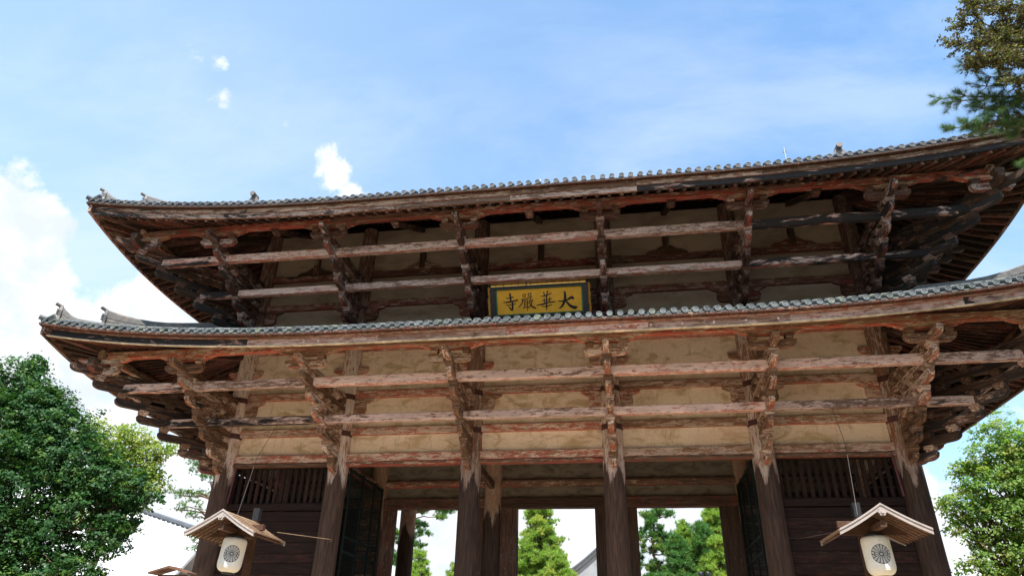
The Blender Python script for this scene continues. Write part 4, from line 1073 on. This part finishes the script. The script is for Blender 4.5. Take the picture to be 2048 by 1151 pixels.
wire('guy_wire', [(10.55, -5.2, -3.3), (11.2, -3.4, -.6), (11.30, -2.45, 1.08)], .009, 'wire', 'thin dark cable rising from the right lantern hood to a long beam')
wire('stay_rod', [(-9.1, -4.4, -3.62), (-7.9, -2.2, -3.55), (-9.1+.35, -.46, -3.38)], .012, 'shingle', 'thin brown stay rod tying the left lantern hood to a column')
wire('stay_rod', [(9.9, -4.4, -3.70), (9.5, -1.5, -3.45), (9.2, -.46, -3.25)], .012, 'wire', 'thin grey stay rod tying the right lantern hood to a column')

# ------------------------------------------------------------------ vegetation
def leaf_mesh(name, centers, size, mat, up=0.6, seed=1, aspect=1.7, cl=None, out=None):
    r = np.random.default_rng(seed); n = len(centers)
    nrm = r.normal(size=(n, 3)); nrm[:, 2] = np.abs(nrm[:, 2])+up
    if out is not None: nrm += out*1.5
    nrm /= np.linalg.norm(nrm, axis=1, keepdims=True)
    t = r.normal(size=(n, 3)); t -= (t*nrm).sum(1, keepdims=True)*nrm; t /= np.linalg.norm(t, axis=1, keepdims=True)
    b = np.cross(nrm, t); s = size*r.uniform(.6, 1.3, (n, 1))
    P = np.empty((n, 4, 3)); P[:, 0] = centers-t*s*aspect*.5; P[:, 1] = centers+b*s*.5+nrm*s*.12; P[:, 2] = centers+t*s*aspect*.5; P[:, 3] = centers-b*s*.5+nrm*s*.12
    me = bpy.data.meshes.new(name); me.vertices.add(n*4); me.vertices.foreach_set('co', P.astype(np.float32).ravel())
    me.loops.add(n*4); me.loops.foreach_set('vertex_index', np.arange(n*4, dtype=np.int32)); me.polygons.add(n)
    me.polygons.foreach_set('loop_start', np.arange(0, n*4, 4, dtype=np.int32)); me.polygons.foreach_set('loop_total', np.full(n, 4, dtype=np.int32))
    at = me.attributes.new('gc', 'FLOAT_VECTOR', 'POINT'); g = np.empty((n, 4, 3)); g[:, :, 0] = r.uniform(0, 1, (n, 1)); g[:, :, 1] = (cl if cl is not None else r.uniform(0, 1, n))[:, None]; g[:, :, 2] = 0
    at.data.foreach_set('vector', g.astype(np.float32).ravel()); me.materials.append(mat); me.update(calc_edges=True); return me
def crown_points(lobes, nclump, per, sig, seed, flat=1.0):
    r = np.random.default_rng(seed); wts = np.array([l[3]**2 for l in lobes]); wts /= wts.sum(); ci = r.choice(len(lobes), nclump, p=wts)
    L = np.array([l[:4] for l in lobes]); d = r.normal(size=(nclump, 3)); d /= np.linalg.norm(d, axis=1, keepdims=True); rad = r.uniform(.45, 1.05, nclump)**.6
    rad *= 1+.16*np.sin(d[:, 0]*5+L[ci, 0])*np.cos(d[:, 2]*6+L[ci, 2])
    cc = L[ci, :3]+d*(L[ci, 3]*rad)[:, None]*np.array([1, 1, flat]); sg = sig*r.uniform(.6, 1.4, nclump)
    pts = np.repeat(cc, per, 0)+r.normal(size=(nclump*per, 3))*np.repeat(sg, per)[:, None]*np.array([1, 1, .55])
    return pts, np.repeat(d, per, 0), np.repeat(r.uniform(0, 1, nclump), per), cc
def limb(a, b, r0, r1, wob=.12, n=6):
    a = Vector(a); b = Vector(b); L = (b-a).length; pts = []; rr = []
    for i in range(n+1):
        t = i/n; w_ = math.sin(math.pi*t)*wob*L*.3
        pts.append(tuple(a.lerp(b, t)+Vector((random.uniform(-w_, w_), random.uniform(-w_, w_), random.uniform(-w_, w_)*.5+w_*.4)))); rr.append(r0+(r1-r0)*t)
    return pts, rr
def broadleaf(name, label, base, fork, lobes, mat, nclump, per, sig, lsize, seed, tr=.45, group=None, barkm='bark'):
    random.seed(seed); o = thing(name, label, 'tree', base, group); main = list(lobes)
    for l in main:
        for _ in range(3):
            d = Vector((random.gauss(0, 1), random.gauss(0, .6), random.gauss(.15, 1))).normalized()*l[3]*random.uniform(.85, 1.05); lobes = lobes+[(l[0]+d.x, l[1]+d.y, l[2]+d.z, l[3]*random.uniform(.25, .42))]
    mb = MB(); p, r_ = limb(base, fork, tr, tr*.6, .15, 7); mb.tube(p, r_, 9); mbo = mb
    part_ = mbo.mesh('trunk', M[barkm], dz=0, smooth=True); link('trunk', part_, o)
    for l in main:
        mb = MB(); s = p[random.randint(4, len(p)-1)]; q, qr = limb(s, l[:3], tr*.32, .05, .3, 7); mb.tube(q, qr, 6)
        for _ in range(6):
            k = random.randint(2, 6); d = Vector((random.gauss(0, 1), random.gauss(0, 1), random.gauss(.3, .8))).normalized()*l[3]*random.uniform(.6, .95)
            e = Vector(l[:3])+d; q2, r2 = limb(q[k], tuple(e), .06, .012, .3, 5); mb.tube(q2, r2, 4)
        link('limb', mb.mesh('limb', M[barkm], dz=0, smooth=True), o)
    pts, d, cl, cc = crown_points(lobes, nclump, per, sig, seed)
    pin, din, cin, _ = crown_points([(l[0], l[1], l[2], l[3]*.72) for l in lobes], int(nclump*(.20 if mat == 'leaf_dark' else .05)), 12, .3, seed+1)
    link('crown', leaf_mesh('crown', pts, lsize, M[mat], seed=seed, cl=cl, out=d), o)
    link('inner_foliage', leaf_mesh('inner_foliage', pin, lsize*2.0, M[mat], seed=seed+2, cl=cin*.4), o); return o
broadleaf('broadleaf_tree', 'large dark green broadleaf tree with a dense rounded crown at far left', (-35.5, 10.5, 0), (-34.5, 10.3, 8.5),
    [(-39.5, 10, 16.3, 2.9), (-42, 9, 14.5, 3.2), (-35.5, 10, 15.6, 2.3), (-33.6, 10.4, 14.2, 2.5), (-36.8, 9.5, 12.8, 3.3), (-31.2, 10.2, 12.0, 2.3), (-28.6, 10.3, 10.6, 1.7), (-33.0, 9.6, 10.6, 3.0), (-29.8, 10, 8.6, 2.3), (-27.6, 10.6, 8.9, 1.5), (-38.5, 9, 9.6, 3.4), (-34.2, 9, 7.2, 2.8), (-39.5, 9, 6, 3.2), (-30.6, 9.6, 6.4, 1.5), (-35.5, 8.6, 4.6, 2.6), (-42, 9.5, 10.5, 3), (-37.3, 10, 17.4, 2.0), (-31.5, 9.6, 4.6, 2.2), (-33.2, 10, 12.6, 2.3), (-26.6, 10.4, 10.2, 1.1), (-27.5, 10, 7.2, 1.3), (-28.4, 9.5, 5.4, 1.4), (-30.2, 9.3, 5.2, 1.5)],
    'leaf_dark', 4600, 30, .21, .125, 3)
broadleaf('yellow_green_tree', 'yellow-green tree showing between the dark left tree and the gate brackets', (-35, 18.5, 0), (-34.5, 18.3, 9.5),
    [(-36.3, 18, 15.7, 1.7), (-34.0, 18, 15.2, 1.7), (-32.8, 18.3, 13.6, 1.3), (-34.6, 18, 12.6, 2.2), (-31.7, 18.4, 12.2, 1.0), (-33.9, 18, 10.0, 2.0), (-31.3, 18, 15.2, .8)],
    'leaf_yellow', 640, 20, .26, .15, 5, tr=.28)
broadleaf('fresh_green_tree', 'light green maple-like tree standing right of the gate', (25, 16.5, 0), (24.8, 16.3, 7.0),
    [(26.5, 16, 13.6, 1.9), (25.0, 16, 12.4, 1.5), (28.5, 16, 12.4, 2.4), (24.3, 15.8, 10.9, 1.5), (22.9, 16, 10.0, 1.1), (26.5, 15.8, 10.6, 2.0), (24.2, 16, 8.9, 1.3), (22.6, 16, 8.6, .8), (26.8, 16, 8.2, 2.0), (23.9, 16.2, 7.2, 1.2), (25.8, 16, 6.0, 2.0), (22.7, 16.2, 6.3, 1.0), (22.3, 16, 9.6, .8), (25.6, 16, 9.4, 1.8), (28.5, 16, 9.5, 2.4), (23.4, 16, 11.9, .7)],
    'leaf_fresh', 1250, 30, .20, .12, 8, tr=.3)
broadleaf('dark_round_tree', 'dark green tree at the far right edge behind the light green one', (31, 18, 0), (31, 18, 6), [(31.5, 18, 11.5, 2.2), (30.2, 17.6, 9.4, 1.5), (31.3, 18, 7, 2.4), (33.5, 18, 9, 2.6)], 'leaf_dark', 700, 22, .27, .16, 12, tr=.3)

def tuft_mesh(name, centers, dirs, length, nn, width, mat, seed, cl):
    """pine needles: nn thin triangles fanning out of every tuft"""
    r = np.random.default_rng(seed); n = len(centers); c = np.repeat(centers, nn, 0); d = np.repeat(dirs, nn, 0)+r.normal(size=(n*nn, 3))*.75; d /= np.linalg.norm(d, axis=1, keepdims=True)
    L = length*r.uniform(.7, 1.15, (n*nn, 1)); s = np.cross(d, r.normal(size=(n*nn, 3))); s /= np.linalg.norm(s, axis=1, keepdims=True)
    base = c+r.normal(size=(n*nn, 3))*length*.12; N = n*nn
    P = np.empty((N, 3, 3)); P[:, 0] = base-s*width*.5; P[:, 1] = base+s*width*.5; P[:, 2] = base+d*L
    me = bpy.data.meshes.new(name); me.vertices.add(N*3); me.vertices.foreach_set('co', P.astype(np.float32).ravel()); me.loops.add(N*3); me.loops.foreach_set('vertex_index', np.arange(N*3, dtype=np.int32))
    me.polygons.add(N); me.polygons.foreach_set('loop_start', np.arange(0, N*3, 3, dtype=np.int32)); me.polygons.foreach_set('loop_total', np.full(N, 3, dtype=np.int32))
    g = np.empty((N, 3, 3)); g[:, :, 0] = r.uniform(0, 1, (N, 1)); g[:, :, 1] = np.repeat(cl, nn)[:, None]; g[:, :, 2] = 0
    at = me.attributes.new('gc', 'FLOAT_VECTOR', 'POINT'); at.data.foreach_set('vector', g.astype(np.float32).ravel()); me.materials.append(mat); me.update(calc_edges=True); return me
def pine(label, base, topp, pads, mat, seed, tr=.35, density=26, nlen=.30, nw=.035, group='pines behind the gate', name='pine_tree', flat=.5):
    random.seed(seed); r = np.random.default_rng(seed); o = thing(name, label, 'tree', base, group)
    mb = MB(); tp, tr_ = limb(base, topp, tr, .05, .14, 12); mb.tube(tp, tr_, 8); link('trunk', mb.mesh('trunk', M['pinebark'], dz=0, smooth=True), o)
    C_, D_, K_ = [], [], []
    for (px, py, pz, pr) in pads:
        k = min(range(len(tp)), key=lambda i: abs(tp[i][2]-(pz-.5))+.1*random.random()); mb = MB(); q, qr = limb(tp[k], (px, py, pz-.08), .09, .03, .3, 6); mb.tube(q, qr, 5)
        n = int(density*pr*pr*2.6)+10; ncl = int(7*pr*pr)+3
        for _ in range(5):
            a = random.uniform(0, 6.28); q2, r2 = limb((px, py, pz-.08), (px+math.cos(a)*pr*.8, py+math.sin(a)*pr*.8, pz+random.uniform(-.05, .12)*pr), .03, .008, .2, 4); mb.tube(q2, r2, 4)
        link('branch', mb.mesh('branch', M['pinebark'], dz=0), o)
        a = r.uniform(0, 2*np.pi, n); rr = pr*np.sqrt(r.uniform(0, 1, n)); zz2 = r.uniform(-.35, 1, n)*pr*flat*np.sqrt(np.clip(1-(rr/pr)**2, .05, 1))
        sel = r.integers(0, ncl, n); jx = r.normal(size=(n, 3))*np.array([.20, .20, .12]); a = a[:ncl][sel]; rr = (rr[:ncl]*1.15)[sel]; zz2 = zz2[:ncl][sel]*1.5
        c = np.stack([px+np.cos(a)*rr, py+np.sin(a)*rr, pz+zz2], 1)+jx; d = np.stack([np.cos(a)*rr/pr*.7, np.sin(a)*rr/pr*.7, np.full(n, .75)], 1)
        C_.append(c); D_.append(d); K_.append(r.uniform(0, 1, n)*.6+r.uniform(0, .4))
    Cc, Dd, Kk = np.concatenate(C_), np.concatenate(D_), np.concatenate(K_)
    link('crown', tuft_mesh('crown', Cc, Dd, nlen, 16, nw, M[mat], seed, Kk), o); return o
def conepads(x, y, z0, z1, r0, seed, n, lean=0, rmin=.35):
    n = int(n*1.9)
    rr = random.Random(seed); P = []
    for i in range(n):
        t = i/(n-1); z = z0+(z1-z0)*t; R_ = r0*(1-t)+rmin*t; a = i*2.4+rr.uniform(-.5, .5); rad = R_*rr.uniform(.35, 1.05)*(1 if t < .96 else 0)
        P.append((x+math.cos(a)*rad+lean*t, y+math.sin(a)*rad, z+rr.uniform(-.2, .2), max(rmin, R_*rr.uniform(.20, .42))))
    return P
# seen through the centre bay
pine('tall yellowish pine rising inside the middle doorway opening', (-5.6, 45, 0), (-5.3, 45, 15.6), conepads(-5.5, 45, 5.5, 16.0, 4.2, 4, 62, rmin=.5), 'needle_y', 21, density=38, nlen=.38, nw=.06)
pine('short green pine at the lower edge of the middle doorway opening', (-3.2, 41, 0), (-3.0, 41, 9.8), conepads(-3.4, 41, 3.5, 10.4, 2.4, 5, 30), 'needle_y', 22, density=38, nlen=.38, nw=.06)
# right opening
pine('broad dark green pine at left of the right doorway opening', (5.6, 43, 0), (6.0, 43, 14.0), [(5.4, 43, 14.2, .9), (6.8, 43, 14.5, .8), (7.6, 43, 14.4, .45), (6.2, 43, 13.3, 1.1), (5.2, 43, 12.4, 1.2), (6.9, 43, 12.3, .9), (5.9, 43, 11.2, 1.3), (7.4, 43, 10.8, 1.1), (5.1, 43, 9.8, 1.3), (6.8, 43, 9.3, 1.4), (5.4, 43, 8, 1.5), (7.2, 43, 7.4, 1.4)], 'needle', 23, density=38, nlen=.38, nw=.06)
pine('green pine with a thin leading shoot in the middle of the right doorway opening', (9.0, 46, 0), (9.1, 46, 14.6), conepads(9.0, 46, 6, 13.2, 3.2, 7, 48)+[(9.1, 46, 13.6, .35), (9.1, 46, 14.2, .25), (8.6, 46, 13.3, .3), (9.7, 46, 13.2, .3)], 'needle_y', 24, density=38, nlen=.38, nw=.06)
pine('tallest pine at the right side of the right doorway opening', (12.2, 46, 0), (12.2, 46, 15.6), conepads(12.2, 46, 6, 15.8, 3.8, 8, 60, rmin=.4), 'needle_y', 25, density=38, nlen=.38, nw=.06)
pine('pointed pine between the two taller pines of the right opening', (10.7, 44, 0), (10.7, 44, 13.2), conepads(10.7, 44, 5, 13.6, 2.6, 9, 44), 'needle', 26, density=38, nlen=.38, nw=.06)
pine('dark bushy pine filling the bottom left of the right doorway opening', (7.9, 40, 0), (8.0, 40, 10.6), conepads(8.0, 40, 4, 11.8, 3.2, 31, 46), 'needle', 31, density=38, nlen=.38, nw=.06)
pine('bright green pine low at the right of the right doorway opening', (11.6, 39, 0), (11.6, 39, 10.8), conepads(11.6, 39, 4, 11.6, 3.0, 32, 44), 'needle_y', 32, density=38, nlen=.38, nw=.06)
pine('half hidden pine behind the middle of the right doorway opening', (9.9, 55, 0), (9.9, 55, 15.6), conepads(9.9, 55, 6, 15.2, 5.0, 33, 70), 'needle', 33, density=30, nlen=.4, nw=.07)
# left opening and beside the gate
pine('pine with boughs hanging into the top of the left doorway opening', (-21.0, 45, 0), (-20.0, 45, 17.5), [(-19.0, 45, 15.5, 1.1), (-17.3, 45, 15.7, 1.2), (-15.4, 45, 15.6, 1.1), (-16.2, 45, 14.7, .6), (-18.9, 45, 14.0, .8), (-18.3, 45, 13.0, .7), (-18.7, 45, 11.9, .8), (-20.5, 45, 12.5, 1.3), (-20.7, 45, 10.4, 1.3), (-20, 45, 16.8, 1.3), (-13.8, 45, 15.9, .9)], 'needle', 27, density=38, nlen=.38, nw=.06)
pine('rounded yellow-green pine low in the left doorway opening', (-17.6, 42, 0), (-17.4, 42, 10.2), conepads(-17.4, 42, 5, 10.6, 1.7, 11, 24), 'needle_y', 28, density=38, nlen=.38, nw=.06)
pine('small pale pine at the bottom right of the left doorway opening', (-14.8, 48, 0), (-14.8, 48, 10.0), conepads(-14.8, 48, 5, 10.4, 1.8, 12, 24), 'needle_y', 29, density=38, nlen=.38, nw=.06)
pine('open-branched pine beside the left corner column of the gate', (-29.5, 24, 0), (-30.2, 24, 16.2), [(-31.8, 24, 16.2, .7), (-32.3, 24, 15.5, .6), (-31.4, 24, 14.9, .8), (-33.4, 24, 13.2, .55), (-32.6, 24, 12.9, .7), (-31.6, 24, 12.9, .75), (-31.9, 24, 12.0, .8), (-31.2, 24, 11.2, .6), (-30.6, 24, 14.0, .8), (-32.9, 24, 11.8, .4), (-30.9, 24, 9.4, .5), (-30.4, 24, 8.6, .5), (-30.2, 24, 15.6, .9), (-32.4, 24, 16.9, .5)], 'needle', 30, density=44, nlen=.2, nw=.025, tr=.26)

# unseen trees added beside and behind the viewpoint to block low sky
wr = np.random.default_rng(77); wc = []; wt = MB()
for (x, y, h, rr_) in [(24, -11, 15, 5.5), (23, -22, 16, 5.5), (25, -33, 17, 6), (22, -45, 16, 6), (27, -2, 14, 4.5), (-27, -22, 16, 5.5), (-25, -33, 16, 6), (-23, -46, 17, 6), (-32, -14, 15, 5),
                       (-13, -60, 17, 6), (0, -66, 18, 6.5), (13, -60, 17, 6), (35, -16, 18, 6.5), (35, -30, 19, 7), (-36, -28, 18, 6.5), (-35, -42, 19, 7), (33, -46, 19, 7), (-22, -62, 19, 7), (24, -62, 19, 7), (6, -78, 21, 8), (-10, -78, 21, 8), (40, -4, 17, 6)]:
    n_ = 2600; d = wr.normal(size=(n_, 3)); d /= np.linalg.norm(d, axis=1, keepdims=True); q = np.array([x, y, h-rr_*.9])+d*rr_*(wr.uniform(.3, 1.1, (n_, 1))**.5)*np.array([1, 1, .95]); wc.append(q); q2 = q.copy(); q2[:, 2] -= rr_*.7; wc.append(q2[::2])
    p_, r_ = limb((x, y, 0), (x, y, h-rr_*.8), .4, .2, .1, 5); wt.tube(p_, r_, 8)
wp = np.concatenate(wc)
link('unseen_woodland', leaf_mesh('unseen_woodland', wp, .62, M['leaf_dark'], seed=78), kind='stuff')
link('unseen_woodland_trunks', wt.mesh('unseen_woodland_trunks', M['bark'], dz=0), kind='stuff')

# near trees whose boughs reach into the top right of the view
random.seed(40)
def near_branch(name, label, cat, trunk, spans, mat, seed, kind):
    random.seed(seed); r = np.random.default_rng(seed); o = thing(name, label, cat, trunk[0]); bark = M['bark' if kind == 'leaf' else 'pinebark']
    mb = MB(); p, rr = limb(trunk[0], trunk[1], .26, .14, .08, 8); mb.tube(p, rr, 10); link('trunk', mb.mesh('trunk', bark, dz=0, smooth=True), o)
    pts, dirs = [], []
    for (s, e, r0, dens, spread) in spans:
        mb = MB(); q, qr = limb(s, e, r0, .007, .16, 9); mb.tube(q, qr, 6)
        for i in range(2, len(q)):
            for _ in range(7 if kind == 'leaf' else 6):
                d = (Vector(q[i])-Vector(q[i-1])).normalized()+Vector((random.gauss(0, .7), random.gauss(0, .7), random.gauss(0, .6))); d.normalize(); L = spread*random.uniform(.5, 1)
                f, fr = limb(q[i], tuple(Vector(q[i])+d*L), .009, .003, .25, 4); mb.tube(f, fr, 4)
                m_ = int(dens*L*(1.7 if kind == 'leaf' else .42))
                for _2 in range(m_):
                    t = random.uniform(.15, 1.0) if kind == 'leaf' else random.uniform(.35, 1.05); k = min(3, int(t*4)); a = Vector(f[k]).lerp(Vector(f[min(k+1, 4)]), t*4-k if t < 1 else 1)
                    pts.append(tuple(a+Vector((random.gauss(0, .03), random.gauss(0, .03), random.gauss(0, .03))) if kind == 'leaf' else a)); dirs.append(tuple(d+Vector((0, 0, .25))))
        link('branch', mb.mesh('branch', bark, dz=0), o)
    pts = np.array(pts); dirs = np.array(dirs)
    if kind == 'leaf': me = leaf_mesh('leaves', pts, .029, M[mat], up=-.1, seed=seed, aspect=2.3, cl=r.uniform(0, 1, len(pts)))
    else: me = tuft_mesh('needles', pts, dirs, .115, 20, .0034, M[mat], seed, r.uniform(0, .8, len(pts)))
    link('leaves' if kind == 'leaf' else 'needles', me, o); return o
near_branch('russet_leaved_tree', 'tree with small russet and olive leaves hanging in at top right corner', 'tree', ((13.2, -18.4, 0), (12.7, -18.8, 11.2)),
    [((12.7, -18.8, 11.0), (9.75, -19, 11.25), .045, 95, .42), ((12.7, -18.8, 11.3), (9.95, -19, 11.75), .04, 95, .42), ((12.7, -18.8, 11.3), (10.2, -19.1, 12.1), .04, 90, .45), ((12.6, -18.8, 10.9), (9.95, -19.1, 10.85), .035, 90, .36), ((11.2, -18.9, 11.1), (9.85, -19, 10.75), .02, 90, .28), ((12.6, -18.8, 10.6), (10.35, -19.1, 10.2), .03, 90, .38), ((12.6, -18.8, 10.9), (10.4, -19.1, 10.7), .03, 90, .4), ((12.6, -18.8, 11.8), (10.4, -18.9, 12.35), .03, 90, .42), ((12.0, -18.8, 11.3), (10.2, -18.9, 11.4), .03, 90, .4), ((12.6, -18.8, 10.2), (10.45, -19.2, 9.65), .03, 80, .25), ((12.6, -18.8, 9.6), (10.55, -19.1, 9.0), .02, 70, .14), ((12.6, -18.8, 11.5), (10.7, -18.9, 11.6), .03, 95, .45), ((12.6, -18.8, 7.6), (10.05, -19.3, 6.35), .02, 80, .10)], 'leaf_brown', 41, 'leaf')
near_branch('overhanging_pine', 'green pine bough reaching in at the right edge over the upper roof', 'tree', ((14.4, -17.6, 0), (13.8, -17.9, 11.5)),
    [((13.6, -18, 10.6), (9.35, -18.6, 10.42), .04, 70, .24), ((11.2, -18.3, 10.5), (9.5, -18.6, 10.32), .02, 80, .2), ((13.6, -18, 10.1), (9.4, -18.6, 9.74), .04, 85, .26), ((11.0, -18.3, 9.95), (9.6, -18.6, 9.80), .02, 85, .24), ((11.4, -18.3, 9.95), (9.8, -18.6, 9.68), .02, 85, .22), ((12.0, -18.3, 10.3), (9.95, -18.6, 10.12), .02, 80, .28), ((12.0, -18.3, 10.1), (10.1, -18.6, 9.9), .02, 80, .28), ((13.6, -18, 10.8), (10.2, -18.5, 10.7), .04, 75, .32), ((13.0, -18, 11.0), (10.4, -18.4, 11.0), .03, 70, .3), ((13.6, -18, 11.2), (10.1, -18.4, 11.3), .04, 60, .3), ((13.6, -18, 11.4), (10.6, -18.4, 12.0), .04, 70, .35), ((12.6, -18.1, 10.4), (10.4, -18.5, 10.3), .04, 85, .32), ((13.2, -18, 9.4), (10.2, -18.7, 8.85), .02, 85, .16)], 'needle_near', 43, 'pine')

# ------------------------------------------------------------------ far buildings
def building(name, label, cat, loc): return thing(name, label, cat, loc)
b = building('museum_building', 'low building with a broad pale tiled roof and dark ridge behind the left tree', 'building', (-52, 50, 0))
# long gable roof seen over its slope; ridge descends to the right as a hip
rf = MB(); v = [(-75, 40, 22.2), (-39.5, 40, 12.2), (-39.5, 34, 6.5), (-75, 34, 6.5), (-75, 46, 6.5), (-39.5, 46, 6.5)]
rf.add(v+[(x, y, z-.4) for x, y, z in v], [(a, c, d) for a, c, d in v]*2, [(0, 3, 2, 1), (1, 5, 4, 0), (6, 7, 8, 9), (7, 6, 10, 11), (0, 4, 10, 6), (0, 6, 9, 3), (1, 2, 8, 7), (1, 7, 11, 5), (2, 3, 9, 8), (4, 5, 11, 10)])
link('roof', rf.mesh('roof', M['farroof'], dz=0), b)
rd = MB()
for k in range(60):
    t = k/60; p0 = Vector((-75, 39.9, 22.2)).lerp(Vector((-39.5, 39.9, 12.2)), t); p1 = Vector((-75, 33.9, 6.5)).lerp(Vector((-39.5, 33.9, 6.5)), t); rd.tube([tuple(p0), tuple(p1)], .09, 5)
link('tile_rows', rd.mesh('tile_rows', M['farroof'], dz=0), b, kind='stuff')
link('ridge', MB().beam((-75, 40, 22.35), (-39.3, 40, 12.35), .7, .45, cham=.1).mesh('ridge', M['darkroof'], dz=0), b)
link('wall', MB().box((-57, 40, 3.2), (33, 9, 6.2)).mesh('wall', M['wall_white'], dz=0), b)
for k in range(8): link('window', MB().box((-71+k*4, 35.48, 3.4), (1.6, .1, 1.8)).mesh('window', M['black'], dz=0), b)

b = building('temple_hall', 'distant temple hall whose grey curved roof slope shows in the middle doorway', 'building', (6, 128, 0))
rf = MB(); prof = []
for k in range(11):
    t = k/10; prof.append((-9.6+t*8.6, 16.0+5.8*(t**1.3)))
vs = []; fs = []
pr2 = prof+[(-2.0-u, z) for u, z in reversed(prof)]
for (u, z) in pr2: vs.append((u-1.5, 118, z)); 
for (u, z) in pr2: vs.append((u-1.5, 134, z))
for (u, z) in pr2: vs.append((u-1.5, 118, z-.8))
n = len(pr2)
for i in range(n-1): fs.append((i, i+1, n+i+1, n+i)); fs.append((i, 2*n+i, 2*n+i+1, i+1))
rf.add(vs, [(0, 0, 0)]*len(vs), fs); link('roof', rf.mesh('roof', M['hallroof'], dz=0), b)
fg = MB(); gv = [(u-1.5, 117.9, z-.45) for u, z in pr2]+[(-11, 117.9, 15.0), (13.6, 117.9, 15.0)]
fg.add([(u-1.5, 118.4, z-.9) for u, z in pr2]+[(6.1, 118.4, 14), (-11.1, 118.4, 14)], [(0, 0, 0)]*(n+2), [tuple(range(n+2))]); link('gable_wall', fg.mesh('gable_wall', M['hallroof'], dz=0), b)
eg = MB()
for i in range(n-1): eg.beam((pr2[i][0]-1.5, 117.7, pr2[i][1]+.1), (pr2[i+1][0]-1.5, 117.7, pr2[i+1][1]+.1), .7, .28)
link('verge', eg.mesh('verge', M['darkroof'], dz=0), b)
link('wall', MB().box((-2.5, 126, 7.5), (14, 14, 15)).mesh('wall', M['wall_white'], dz=0), b)

# small gabled board at lower left
b = thing('notice_board', 'brown wooden notice board with a low gabled cap at the bottom left of the gate', 'sign', (-10.45, -8, 0))
link('board', MB().box((-10.4, -8, 3.28), (.92, .12, .7), .01).mesh('board', M['brownwood'], dz=0), b)
link('cap', MB().extrude([(-.66, 0), (0, .17), (.66, 0), (.66, .05), (0, .235), (-.66, .05)], (-10.42, -8, 3.63), (1, 0, 0), (0, 0, 1), (0, 1, 0), .28).mesh('cap', M['brownwood'], dz=0), b)
for x in (-10.75, -10.1): link('leg', MB().box((x, -8, 1.5), (.1, .1, 3.0), .01).mesh('leg', M['brownwood'], dz=0), b)

# dark twin lamp on a pole behind the gate
b = thing('twin_lamp_post', 'slim post carrying two small black round-topped lamps low in the right doorway opening', 'lamp', (8.68, 25, 0))
link('pole', MB().tube([(8.68, 25, 0), (8.68, 25, 6.6)], .05, 8).tube([(8.42, 25, 6.6), (8.94, 25, 6.6)], .035, 6).mesh('pole', M['housing'], dz=0), b)
for x in (8.42, 8.92): link('lamp_head', MB().lathe([(.10, -.7), (.16, -.55), (.17, -.12), (.15, 0), (.06, .04)], (x, 25, 7.3), 14).mesh('lamp_head', M['housing'], dz=0, smooth=True), b)

# tile-capped wall to the right
b = thing('precinct_wall', 'plastered precinct wall with a grey tiled coping right of the gate', 'wall', (40, 30, 0))
link('wall', MB().box((41, 30, 3.6), (34, 1.0, 7.2), .02).mesh('wall', M['wall_white'], dz=0), b)
link('coping', MB().extrude([(-1.0, 0), (1.0, 0), (1.0, .12), (0, .62), (-1.0, .12)], (41, 30, 7.2), (0, 1, 0), (0, 0, 1), (1, 0, 0), 17).mesh('coping', M['farroof'], dz=0), b)

scene.render.engine = 'CYCLES'
print('objects', len(bpy.data.objects), 'blocks', blocks)
